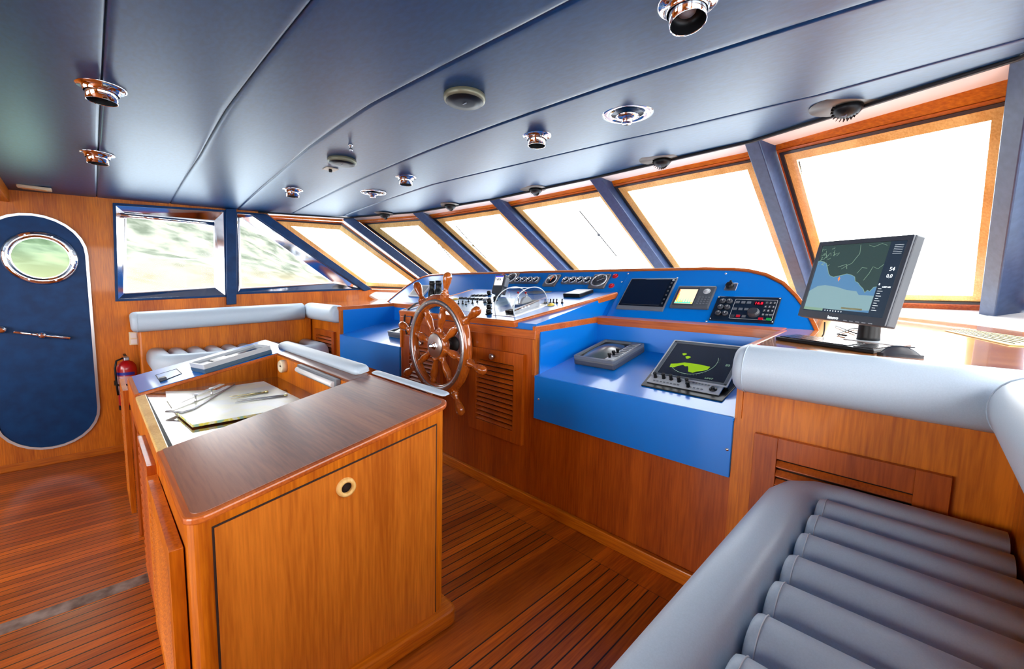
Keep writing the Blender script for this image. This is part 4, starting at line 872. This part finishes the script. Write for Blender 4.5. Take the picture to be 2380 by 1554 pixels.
# binoculars with strap, standing on the desk edge
o = DK.at(1013, 712); bn = thing('binoculars', 'black binoculars standing upright at the left of the console, strap hanging', 'binoculars', o)
for k, (u, r) in enumerate(((1004, 1.0), (1019, 1.1))):
    b0 = DK.at(u, 712); MB().lathe(b0, (0, 0, 1), [(.034*r, 0), (.036*r, .02), (.036*r, .13), (.03*r, .15), (.024*r, .165), (.024*r, .2), (.027*r, .205), (.027*r, .235), (.022*r, .237), (.02*r, .23)], 20).build('barrel', black, bn)
a, b = DK.at(1004, 712), DK.at(1019, 712); MB().cyl(a+V((0, 0, .1)), b+V((0, 0, .1)), .016).build('bridge', black, bn)
P = [DK.at(1004, 700, .08), pY(985, 700, 2.35), pY(966, 705, 2.2), pY(950, 718, 2.08), pY(940, 735, 2.02), pY(939, 755, 2.01), pY(945, 775, 2.0), pY(953, 755, 2.01), pY(958, 735, 2.03)]
MB().tube([P[0].lerp(P[1], t_) for t_ in (0, .5)]+P[1:], .008, 6).build('strap', rub, bn)

# ================================================================== STARBOARD SHELF: SONAR AND RADAR
def sonar(cx, cy, lab, wdt=.36, lg=.4, S=RC):
    t = thing('crt_sonar', lab, 'sonar', S.w(cx, cy)); L = Surf(S.w(cx, cy, .001), S.uy); th = .065
    MB().on(L, 0, 0, wdt, lg, th*.72).build('case', mat('sonar_grey', srgb(66, 72, 84), .4), t, bevel=.012)
    sw_ = wdt*.66; mb = MB(); mb.ring(rrect(L, 0, 0, wdt, lg, .012, th*.7), rrect(L, 0, 0, wdt-.03, lg-.035, .01, th*.7), L.n*th*.3); mb.build('rim', mgrey, t)
    MB().on(L, -wdt*.13, 0, sw_, lg-.04, .004, th*.7).build('screen_well', black, t)
    g = MB(); n = 10; P = []; a_, b_ = sw_*.44, lg*.4
    for i in range(n+1):
        for j in range(n+1):
            x, y = -1+2*i/n, -1+2*j/n; P.append(L.w(-wdt*.13+x*a_, y*b_, th*.70+.045*(1-x*x*.55)*(1-y*y*.55)-.012))
    g.add(P, [(i*(n+1)+j, (i+1)*(n+1)+j, (i+1)*(n+1)+j+1, i*(n+1)+j+1) for i in range(n) for j in range(n)], True); g.build('tube_screen', crt, t)
    MB().on(L, wdt*.35, 0, wdt*.2, lg-.05, .008, th*.9).build('key_strip', lgrey, t, bevel=.002)
    for k in range(3): MB().lathe(L.w(wdt*.3, -lg*.36+.05*k, th), L.n, [(.009, 0), (.009, .016), (.012, .018), (.012, .03), (.01, .033)], 12).build('knob', black, t)
    for k in range(7): MB().on(L, wdt*.37, -lg*.28+.035*k, .045, .012, .003, th+.003).build('key', mgrey, t)
    MB().lathe(L.w(wdt*.35, lg*.37, th), L.n, [(.03, 0), (.03, .006), (.022, .009), (.001, .009)], 20).build('cursor_pad', mgrey, t)
    return t
q = RC.rect((1397, 788), (1493, 799), (1437, 840), (1338, 832), h=.06); print('sonar', q)
s1 = sonar(q[0], q[1], 'grey box sonar with bulging round-cornered screen on the right-hand blue shelf', q[2], q[3])

a = RC.loc(RC.at(925, 770, .06)); sonar(a.x+.04, .36, 'grey box sonar half hidden behind the wheel on the far blue shelf', .36, .4)
# radar
rd = thing('radar_display', 'tilted black radar display with bright green echo in a dark frame', 'radar', (-.9, 2.4, 1.0))
tl = math.radians(58.4); RS = Surf((-.902, 2.425, 1.075), (0, math.sin(tl), math.cos(tl)), (1, .0, 0)); rw, rh = .415, .347
mb = MB(); mb.on(RS, 0, 0, rw, rh, .05, -.05); mb.build('case', black, rd, bevel=.006)
mb = MB(); R0 = rrect(RS, 0, 0, rw, rh, .004); R1 = rrect(RS, 0, 0, rw-.05, rh-.05, .004); mb.ring(R0, R1, RS.n*.008); mb.build('frame', mat('radar_frame', srgb(84, 92, 100), .35), rd, bevel=.002)
mb = MB(); mb.ring(rrect(RS, 0, 0, rw+.002, rh+.002, .005, .004), rrect(RS, 0, 0, rw-.012, rh-.012, .004, .004), RS.n*.006); mb.build('frame_edge', lgrey, rd)
sc_ = MB().on(RS, 0, 0, rw-.05, rh-.05, .003, .001).build('screen', rad, rd)
ecl = [(-.13, -.04), (-.125, -.07), (-.10, -.068), (-.085, -.05), (-.06, -.035), (-.045, -.045), (-.03, -.04), (-.02, -.06), (-.012, -.085), (.015, -.09), (.03, -.075), (.06, -.062), (.08, -.045), (.085, -.02), (.02, -.012), (-.06, -.012), (-.095, -.03)]
MB().prism([RS.w(a-.01, b-.012, .0045) for a, b in ecl], RS.n*.0005).build('echo', e_grn, sc_)
for cx_, cy_, r_ in ((-.1, .05, .012), (-.07, .025, .014)): MB().prism([RS.w(cx_+r_*math.cos(k)*(1+.3*math.sin(3*k)), cy_+r_*.9*math.sin(k), .0045) for k in [2*PI*i/12 for i in range(12)]], RS.n*.0005).build('echo', e_grn, sc_)
def arc(r, a0, a1, m_, wd=.0016):
    mb = MB(); N = 40
    P = [RS.w(-.03+r*math.cos(math.radians(a0+(a1-a0)*k/N)), .01+r*math.sin(math.radians(a0+(a1-a0)*k/N)), .0045) for k in range(N+1)]; mb.tube(P, wd/2, 4); return mb.build('range_ring', m_, sc_)
arc(.128, -150, 20, e_road)
mb = MB()
for k in range(26):
    a = math.radians(-150+6.6*k); d = Surf(RS.w(-.03, .01, .004), RS.ux*math.cos(a)+RS.uy*math.sin(a)); mb.on(d, 0, .136, .0016, .006, .0005)
mb.build('bearing_ticks', e_road, sc_)
text('LIMIT', RS, .10, -.128, .018, e_road, sc_, 'lettering', .004); text('20', RS, .155, .0, .024, e_road, sc_, 'lettering', .004)
for a, b in ((-1, 1), (1, 1), (-1, -1), (1, -1)): MB().lathe(RS.w(a*(rw/2-.014), b*(rh/2-.014), .008), RS.n, [(.006, 0), (.005, .003), (.001, .003)], 10).build('screw', black, rd)
kp = [RC.at(*a, .002) for a in ((1490, 896), (1520, 858), (1722, 888), (1678, 934))]
kb_ = thing('radar_keyboard', 'black tray with pale key strip and six knobs in front of the radar display', 'keyboard', kp[0])
MB().prism(kp, RC.n*.006).build('tray', black, kb_, bevel=.002)
A, B_ = RC.loc(RC.at(1500, 893)), RC.loc(RC.at(1668, 926)); d = (B_-A); KS = Surf(RC.w(A.x, A.y+.015, .008), RC.uy*d.x-RC.ux*d.y+RC.n*.1, RC.ux*d.x+RC.uy*d.y); kl = d.length
MB().on(KS, kl/2, .04, kl, .075, .008).build('key_panel', lgrey, kb_, bevel=.002)
for f, yy in ((.08, .05), (.2, .055), (.31, .055), (.43, .05), (.55, .045), (.59, .02)): MB().lathe(KS.w(kl*f, yy, .008), KS.n, [(.011, 0), (.009, .006), (.009, .024), (.011, .028), (.009, .032)], 14).build('knob', black, kb_)
MB().lathe(KS.w(kl*.9, .035, .008), KS.n, [(.02, 0), (.02, .003), (.01, .005), (.008, .016)], 14).build('joystick', black, kb_)
for k in range(12):
    MB().on(KS, kl*(.1+.05*k)+(.12*kl if k > 7 else 0), .018, .012, .006, .003, .008).build('key', mgrey, kb_)
for k in range(6): MB().on(KS, kl*(.62+.04*k), .06, .01, .006, .003, .008).build('key', mgrey, kb_)

# ================================================================== COMPUTER ON THE WORKTOP
mo = V((-.258, 2.385, 1.535)); yw = math.radians(-37); ax = V((math.cos(yw), math.sin(yw), 0)); bk = V((-math.sin(yw), math.cos(yw), 0)); tt_ = math.radians(11)
upv = V((0, 0, 1))*math.cos(tt_)+bk*math.sin(tt_); ro = math.radians(-2.5); ax2 = ax*math.cos(ro)+upv*math.sin(ro); up2 = upv*math.cos(ro)-ax*math.sin(ro)
MS = Surf(mo, up2, ax2); mw, mh = .435, .372
pcm = thing('computer_monitor', 'black desktop monitor showing a coastal sea chart, on the teak worktop', 'monitor', WD.w(-.17, .52))
MB().on(MS, 0, 0, mw, mh, .045, -.045).build('case', mat('monitor_case', srgb(50, 56, 66), .4), pcm, bevel=.006)
MB().on(MS, 0, 0, mw*.6, mh*.6, .03, -.075).build('back_cover', dgrey, pcm, bevel=.012)
SW_, SH_ = mw-.042, mh-.056; sy = .006
mb = MB(); mb.ring(rrect(MS, 0, 0, mw-.004, mh-.004, .004), rrect(MS, 0, sy, SW_, SH_, .001), MS.n*.008); mb.build('bezel', mat('monitor_bezel', srgb(62, 68, 78), .4), pcm, bevel=.001)
sc_ = MB().on(MS, 0, sy, SW_, SH_, .002, .0005).build('screen', e_sea, pcm)
def M2(s, t, l=.003): return MS.w((s-.5)*SW_, sy+(.5-t)*SH_, l)
land = [(0, 0), (.83, 0), (.83, .595), (.8, .6), (.77, .66), (.74, .645), (.72, .68), (.69, .63), (.64, .585), (.61, .55), (.57, .53), (.55, .47), (.51, .445), (.44, .425), (.40, .44), (.33, .46), (.28, .475), (.23, .455), (.2, .42), (.16, .33), (.13, .27), (.09, .245), (.03, .23), (0, .23)]
MB().prism([M2(a, b, .0026) for a, b in land], MS.n*.0003).build('chart_land', e_land, sc_)
sh = [(0, .95), (0, .70), (.1, .62), (.2, .6), (.36, .62), (.5, .66), (.62, .67), (.66, .72), (.83, .72), (.83, .92), (.5, .95)]
MB().prism([M2(a, b, .0026) for a, b in sh], MS.n*.0002).build('chart_shallows', e_sea2, sc_)
mb = MB(); random.seed(9)
edge_ = land[2:]
mb.tube([M2(a, b+.004, .003) for a, b in edge_], .0012, 4)
for _ in range(16):
    a, b = random.uniform(.02, .24), random.uniform(.05, .3); P = [M2(a, b)]
    for k in range(3): a += random.uniform(-.03, .045); b += random.uniform(-.03, .05); P.append(M2(a, b))
    mb.tube(P, .0009, 4)
for L0 in ([(.5, .02), (.52, .14), (.46, .28), (.42, .3), (.35, .36)], [(.8, .05), (.74, .02), (.66, .06), (.6, .03)], [(.83, .3), (.78, .36), (.72, .33), (.7, .42), (.66, .52)], [(.3, .33), (.4, .29), (.42, .36)], [(.56, .42), (.6, .34), (.66, .35)]): mb.tube([M2(a, b) for a, b in L0], .0009, 4)
mb.build('chart_coast_and_roads', e_road, sc_)
MB().prism([M2(a, b, .0028) for a, b in ((.83, 0), (1, 0), (1, .95), (.83, .95))], MS.n*.0003).build('sidebar', e_side, sc_)
MB().prism([M2(a, b, .0028) for a, b in ((0, .95), (1, .95), (1, 1), (0, 1))], MS.n*.0003).build('taskbar', e_side, sc_)
MB().prism([M2(a, b, .0032) for a, b in ((0, .945), (.27, .945), (.27, .985), (0, .985))], MS.n*.0002).build('search_box', e_road, sc_)
MB().prism([M2(a, b, .0032) for a, b in ((.5, .905), (.75, .905), (.75, .93), (.5, .93))], MS.n*.0002).build('scale_bar', brass, sc_)
MB().prism([M2(a, b, .0032) for a, b in ((.36, .47), (.375, .5), (.362, .54), (.347, .5))], MS.n*.0003).build('boat_marker', e_org, sc_)
def T2(s, body, a, b, size): 
    L = Surf(M2(a, b, .0), MS.uy, MS.ux); return text(body, L, 0, 0, size, e_txt, sc_, 'lettering', .0033, depth=.0002, bold=.0003)
T2(0, '54', .93, .365, .022); T2(0, '0,0', .925, .455, .02); T2(0, '4.029 NM', .93, .6, .0085); T2(0, '0', .85, .565, .012)
mb = MB()
for k in range(10): mb.prism([M2(.85+.0*k, .62+.032*k, .0032), M2(.85+.035+.02*(k % 2), .62+.032*k, .0032), M2(.85+.035+.02*(k % 2), .626+.032*k, .0032), M2(.85, .626+.032*k, .0032)], MS.n*.0002)
for k in range(6): mb.prism([M2(.88, .05+.022*k, .0032), M2(.97, .05+.022*k, .0032), M2(.97, .053+.022*k, .0032), M2(.88, .053+.022*k, .0032)], MS.n*.0002)
for k in range(7): mb.prism([M2(.3+.035*k, .965, .0032), M2(.31+.035*k, .965, .0032), M2(.31+.035*k, .98, .0032), M2(.3+.035*k, .98, .0032)], MS.n*.0002)
mb.build('sidebar_print', e_txt, sc_)
Lb = Surf(MS.w(-.02, -mh/2+.012, .0), MS.uy, MS.ux); text('lenovo', Lb, 0, 0, .02, e_txt, pcm, 'brand_lettering', .0085, bold=.0006)
for k in range(5): MB().on(MS, mw*(.1+.065*k), -mh/2+.006, .016, .003, .003, .007).build('button', lgrey, pcm)
st = WD.w(-.19, .53); MB().lathe(st, (0, 0, 1), [(.045, 0), (.043, .02), (.04, .12), (.04, .2)], 28).build('stand_column', black, pcm)
MB().prism([WD.w(-.28, .50), WD.w(-.28, .64), WD.w(-.06, .66), WD.w(-.04, .50), WD.w(-.08, .41), WD.w(-.17, .44)], (0, 0, .008)).build('stand_base', lgrey, pcm, bevel=.003)
for n_, P in enumerate(([(1942, 757), (1966, 766), (1990, 775), (2004, 772), (2001, 764), (1985, 762), (1960, 770), (1946, 776), (1968, 779)], [(2018, 758), (2008, 772), (1990, 780), (1972, 781), (1953, 778)], [(1917, 748), (1916, 765), (1914, 777), (1911, 781)])):
    q = [WD.at(u, v, .006) if i > 0 else WD.at(u, v, .006) for i, (u, v) in enumerate(P)]
    if n_ == 2: q = [pY(u, v, 2.62) for u, v in P[:3]]+[WD.at(*P[3], .006)]; lab = 'thin dark cable dropping behind the monitor\'s left corner'
    elif n_ == 1: q[0].z += .05; lab = 'dark cable curling from the monitor stand onto the worktop'
    else: lab = 'looped thin cable on the worktop beneath the monitor'
    t = thing('monitor_cable', lab, 'cable', q[-1], 'cables behind the monitor'); MB().tube(q, .0035, 6).build('cable', rub, t)
kq = [WD.at(*a, .012) for a in ((1801, 786), (2030, 820), (2052, 810), (2058, 797), (1838, 778))]
kx0, ky0 = -.525, .20
kbd = thing('keyboard', 'slim black keyboard with reflective keys lying in front of the monitor', 'keyboard', WD.w(-.33, .22))
A = WD.loc(WD.at(1802, 790)); B_ = WD.loc(WD.at(2030, 823)); d = B_-A; KS = Surf(WD.w(A.x, A.y, .001), WD.uy*d.x-WD.ux*d.y, WD.ux*d.x+WD.uy*d.y); kl = d.length; kd = .15
MB().on(KS, kl/2, kd/2, kl, kd, .016).build('case', black, kbd, bevel=.004)
mb = MB(); nk = 0
for r_ in range(6):
    n = 15
    for c in range(n): mb.on(KS, .012+(kl*.77-.02)*(c+.5)/n, .012+.0215*(r_+.5), (kl*.77-.02)/n*.86, .018, .004, .016)
mb.build('keys', mat('key_caps', srgb(34, 36, 42), .22, coat=.3), kbd)
mb = MB()
for r_ in range(6):
    for c in range(4): mb.on(KS, kl*.80+(kl*.18)*(c+.5)/4, .012+.0215*(r_+.5), kl*.18/4*.86, .018, .004, .016)
mb.build('number_keys', MT['key_caps'], kbd)
ms = thing('computer_mouse', 'black glossy computer mouse on the worktop right of the keyboard', 'mouse', WD.at(2090, 830))
c0 = WD.at(2090, 832, 0); c1 = WD.loc(WD.at(2048, 828)); c2 = WD.loc(WD.at(2135, 834)); d = V((c2.x-c1.x, c2.y-c1.y, 0)); ln = d.length; Lm = Surf(WD.w((c1.x+c2.x)/2, (c1.y+c2.y)/2+.02), WD.ux*d.x+WD.uy*d.y); P = []; F = []
for i in range(13):
    for j in range(9):
        a, b = -1+2*i/12, -1+2*j/8; wd_ = .032*(1-abs(a)**2.6*.55); hz = .044*(1-abs(a)**2.2*.9)*(1-abs(b)**2.5*.75)*(1-.15*a)
        P.append(Lm.w(b*wd_, a*ln/2, max(.004, hz)))
n_ = 9
mb = MB(); mb.add(P, [(i*n_+j, (i+1)*n_+j, (i+1)*n_+j+1, i*n_+j+1) for i in range(12) for j in range(8)], True)
for i in range(13):
    pass
mb.add([Lm.w(b*.032*(1-abs(a)**2.6*.55)*1.0, a*ln/2, z) for z in (0, .012) for a, b in [(-1+2*i/12, -1) for i in range(13)]+[(1-2*i/12, 1) for i in range(13)]], [(i, (i+1) % 26, 26+(i+1) % 26, 26+i) for i in range(26)], True)
mb.build('shell', mat('mouse_shell', srgb(44, 50, 60), .22), ms); MB().on(Lm, 0, ln*.25, .006, .022, .006, .037).build('scroll_wheel', dgrey, ms, bevel=.002)

# ================================================================== CEILING FITTINGS
def down(u, v): p = pC(u, v); return p
def downlight(u, v, lab, k=1.0, tilt=None):
    p = down(u, v)+V((0, 0, .004)); t = thing('ceiling_downlight', lab, 'ceiling light', p, 'chrome ceiling downlights'); D = V((0, 0, -1)); D2 = V(tilt or (0, 0, -1)).normalized()
    MB().lathe(p, D, [(.098*k, 0), (.099*k, .005), (.092*k, .010), (.072*k, .012), (.07*k, .03), (.066*k, .034)], 36, cap=False).build('flange', chrome, t)
    q = p+D*.02
    MB().lathe(q, D2, [(.060*k, 0), (.060*k, .052), (.0575*k, .052), (.0575*k, .0)], 36, cap=False).build('tube', chrome, t)
    MB().lathe(q, D2, [(.0572*k, .050), (.056*k, .02), (.05*k, .002), (.001, .001)], 30, cap=False).build('baffle', black, t)
    MB().lathe(q, D2, [(.03*k, .004), (.028*k, .014), (.001, .018)], 20).build('bulb', lgrey, t); return t
downlight(1598, 8, 'large chrome downlight nearest the viewer at the top edge, tube tilted, bulb showing', 1.0, (.15, -.1, -1))
d0 = downlight(235, 203, 'chrome downlight on the left seam, the nearer of the two above the side door')
for (u, v, lab) in ((226, 358, 'chrome downlight on the left seam, the farther one close to the side door'), (1248, 315, 'chrome downlight between the large black speaker and the nearer round vent'), (943, 412, 'chrome downlight just right of the far round vent'), (680, 441, 'farthest chrome downlight, nearest the pillar between the side windows')):
    dup(d0, down(u, v)+V((0, 0, .004)), lab)
def speaker(u, v, lab):
    p = down(u, v)+V((0, 0, .003)); t = thing('ceiling_speaker', lab, 'speaker', p, 'round ceiling speakers'); D = V((0, 0, -1))
    MB().lathe(p, D, [(.1, 0), (.108, .006), (.11, .02), (.107, .032), (.098, .037)], 40, cap=False).build('ring', mat('speaker_ring', srgb(128, 124, 100), .4, metal=.3), t); MB().lathe(p, D, [(.1, .03), (.096, .04), (.05, .044), (.001, .045)], 36).build('grille', black, t)
    MB().box(p+V((0, 0, -.046)), (.03, .005, .002)).build('badge', lgrey, t); return t
s0 = speaker(1080, 221, 'larger round black speaker with olive ring in the middle of the ceiling'); dup(s0, down(795, 370)+V((0, 0, .003)), 'round black speaker with olive ring, beside the small square plate')
def vent(u, v, lab):
    p = down(u, v)+V((0, 0, .002)); t = thing('ceiling_vent', lab, 'vent', p, 'polished round ceiling vents'); D = V((0, 0, -1))
    MB().lathe(p, D, [(.145, 0), (.147, .004), (.13, .009), (.095, .011), (.092, .002)], 44, cap=False).build('flange', chrome, t); MB().lathe(p, D, [(.094, .002), (.09, -.002), (.001, -.003)], 32).build('throat', black, t)
    MB().lathe(p, D, [(.02, 0), (.03, .01), (.065, .014), (.068, .022), (.04, .034), (.03, .036), (.032, .052), (.026, .058), (.001, .058)], 32).build('valve', chrome, t); return t
v0 = vent(1458, 264, 'polished round vent with centre valve on the right-hand ceiling panel'); dup(v0, down(866, 447)+V((0, 0, .002)), 'polished round vent with centre valve, the far one by the pillars')
def eyeball(u, v, lab, k, proto=[None]):
    p = down(u, v)+V((0, 0, .0))
    if proto[0]: return dup(proto[0], p, lab)
    t = thing('defroster_vent', lab, 'vent', p, 'black eyeball vents along the window edge'); D = V((0, 0, -1)); P = []
    MB().lathe(p+D*.001, D, [(.15, 0), (.15, .004), (.001, .005)], 40).build('plate', mat('vent_plate', srgb(104, 98, 92), .45, metal=.4), t)
    q = p+V((.02, .03, -.01)); MB().lathe(q, D, [(.07, 0), (.066, .02), (.05, .04), (.02, .052), (.001, .053)], 28).build('eyeball', black, t)
    d2 = V((-.25, -.65, -.7)).normalized(); S = Surf(q+d2*.03, d2.cross(V((1, 0, 0)))); mb = MB()
    for i in range(22):
        a = 2*PI*i/22; dd = S.ux*math.cos(a)+S.uy*math.sin(a); L = Surf(q+d2*.034+dd*.043, dd, d2.cross(dd)); mb.on(L, 0, 0, .003, .04, .022)
    mb.build('fins', black, t); MB().lathe(q+d2*.03, d2, [(.024, 0), (.024, .02), (.02, .024), (.001, .025)], 20).build('centre_cap', mat('vent_cap', srgb(44, 62, 100), .4), t); proto[0] = t; return t
for (u, v, lab) in ((1958, 243, 'black finned eyeball vent above the largest front window'), (1530, 369, 'black eyeball vent with blue cap, second from the right along the window edge'), (1238, 437, 'black eyeball vent, middle one along the window edge'), (1040, 475, 'black eyeball vent, second farthest along the window edge'), (888, 496, 'black eyeball vent, farthest along the window edge')): eyeball(u, v, lab, 1)
p = down(815, 336); t = thing('ceiling_hook', 'tiny chrome fitting hanging from the ceiling beside the far speaker', 'hook', p); MB().lathe(p, (0, 0, -1), [(.016, 0), (.016, .008), (.007, .012), (.007, .03)], 14).build('stem', chrome, t); MB().lathe(p+V((0, 0, -.028)), (.4, 0, -1), [(.012, 0), (.014, .012), (.006, .024)], 12).build('tip', steel, t)
p = down(768, 392); t = thing('ceiling_socket', 'small square pale plate with black plug next to the far speaker', 'socket', p); MB().box(p+V((0, 0, -.003)), (.1, .1, .008)).build('plate', cream, t, bevel=.002); MB().lathe(p+V((0, 0, -.006)), (0, 0, -1), [(.014, 0), (.014, .02), (.008, .024)], 12).build('plug', black, t)
p = down(80, 434); t = thing('emergency_lamp', 'small cream rectangular lamp on the ceiling above the side door', 'lamp', p); MB().box(p+V((0, 0, -.01)), (.1, .21, .024)).build('housing', cream, t, bevel=.006); MB().box(p+V((0, 0, -.024)), (.06, .15, .008)).build('lens', mat('lamp_lens', srgb(206, 150, 96), .4), t, bevel=.003)

# ================================================================== ON THE PORT WALL
ex = thing('fire_extinguisher', 'red fire extinguisher with blue label hanging on the wall beside the side door', 'fire extinguisher', (-5.87, .225, .13))
MB().lathe((-5.86, .225, .135), (0, 0, 1), [(.06, 0), (.078, .01), (.08, .03), (.08, .42), (.074, .46), (.05, .495), (.024, .51), (.024, .53)], 28).build('cylinder', red, ex)
MB().lathe((-5.86, .225, .135), (0, 0, 1), [(.081, .0), (.082, .03), (.081, .05)], 28, cap=False).build('foot_ring', black, ex)
mb = MB(); P = []
def lab_(z0, z1, m_, nm):
    mb = MB(); P = []
    for k in range(9):
        a = math.radians(-75+15*k); P += [(-5.86+.0812*math.cos(a), .225+.0812*math.sin(a), z0), (-5.86+.0812*math.cos(a), .225+.0812*math.sin(a), z1)]
    mb.add(P, [(2*i, 2*i+2, 2*i+3, 2*i+1) for i in range(8)], True); return mb.build(nm, m_, ex)
lab_(.50, .53, mat('label_blue', srgb(30, 40, 140), .4), 'blue_label'); lab_(.30, .49, mat('label_pale', srgb(196, 150, 150), .5), 'instruction_label')
MB().box((-5.82, .225, .67), (.10, .04, .035)).build('valve_head', steel, ex, bevel=.006); MB().box((-5.80, .215, .71), (.13, .024, .012)).build('lever', black, ex, bevel=.003); MB().tube([(-5.83, .2, .675), (-5.80, .15, .655), (-5.80, .135, .58), (-5.80, .14, .4), (-5.80, .145, .3)], .009, 8).build('hose', black, ex)
MB().box((-5.965, .225, .40), (.07, .2, .04)).build('bracket', black, ex); MB().lathe((-5.86, .225, .4), (0, 0, 1), [(.083, -.012), (.084, 0), (.083, .012)], 28, cap=False).build('strap', black, ex)
c = pX(311, 786, -5.98); t = thing('light_switch', 'cream double light switch on the wall above the fire extinguisher', 'switch', c); MB().box(c, (.02, .075, .14)).build('plate', cream, t, bevel=.004); MB().box(c+V((.012, 0, .032)), (.008, .05, .05)).build('rocker', white, t, bevel=.002); MB().box(c+V((.012, 0, -.032)), (.008, .05, .05)).build('rocker', white, t, bevel=.002)
# wipers outside the front panes
def wiper(i, uvs, lab):
    n = fnorm(i); a, b = TP[i]+n*(OUT+.06), TP[i+1]+n*(OUT+.06); c = at_z(i, 1.4)+n*(OUT+.06); N = (b-a).cross(c-a).normalized(); pts = [px(u, v, N, a) for u, v in uvs]
    t = thing('windscreen_wiper', lab, 'wiper', pts[-1], 'windscreen wipers outside the front windows'); MB().tube(pts, .006, 6).build('blade', black, t)
    m_ = pts[len(pts)//2]; q = pts[-1].lerp(pts[0], -.3); MB().lathe(m_-N*.01, N, [(.018, 0), (.02, .01), (.01, .02)], 10).build('clip', dgrey, t)
    return t
wiper(3, [(1347, 490), (1392, 545), (1433, 595)], 'black wiper blade, the clearest one, slanting across the pane behind the gauges')
wiper(2, [(1060, 525), (1100, 570), (1130, 600)], 'thin grey wiper blade behind the pane above the wheel')
wiper(1, [(985, 520), (1020, 565), (1050, 602)], 'thin wiper blade behind the far narrow front pane')
wiper(5, [(1857, 375), (1872, 455), (1890, 545)], 'dark wiper arm along the left edge of the largest front window')
# small triangular louvre on the frame of the largest window
n = fnorm(6-1); a, b = TP[5]+n*OUT, TP[6]+n*OUT; c = at_z(5, 1.43)+n*OUT; N = (b-a).cross(c-a).normalized(); N = -N if N.y > 0 else N
wv = [w_ for w_ in bpy.data.objects if w_.name == 'window_8'][0]
tri = [px(u, v, N, a+N*.014) for u, v in ((2275, 543), (2301, 515), (2297, 560))]
fv = MB().prism(tri, N*.003).build('frame_vent', w_rail, wv); mb = MB()
for k in range(1, 6): mb.tube([tri[0].lerp(tri[1], k/6)+N*.003, tri[0].lerp(tri[2], k/6)+N*.003], .004, 4)
mb.build('vent_slots', inkd, fv)
for o in bpy.data.objects:
    if '_o' in o: del o['_o']
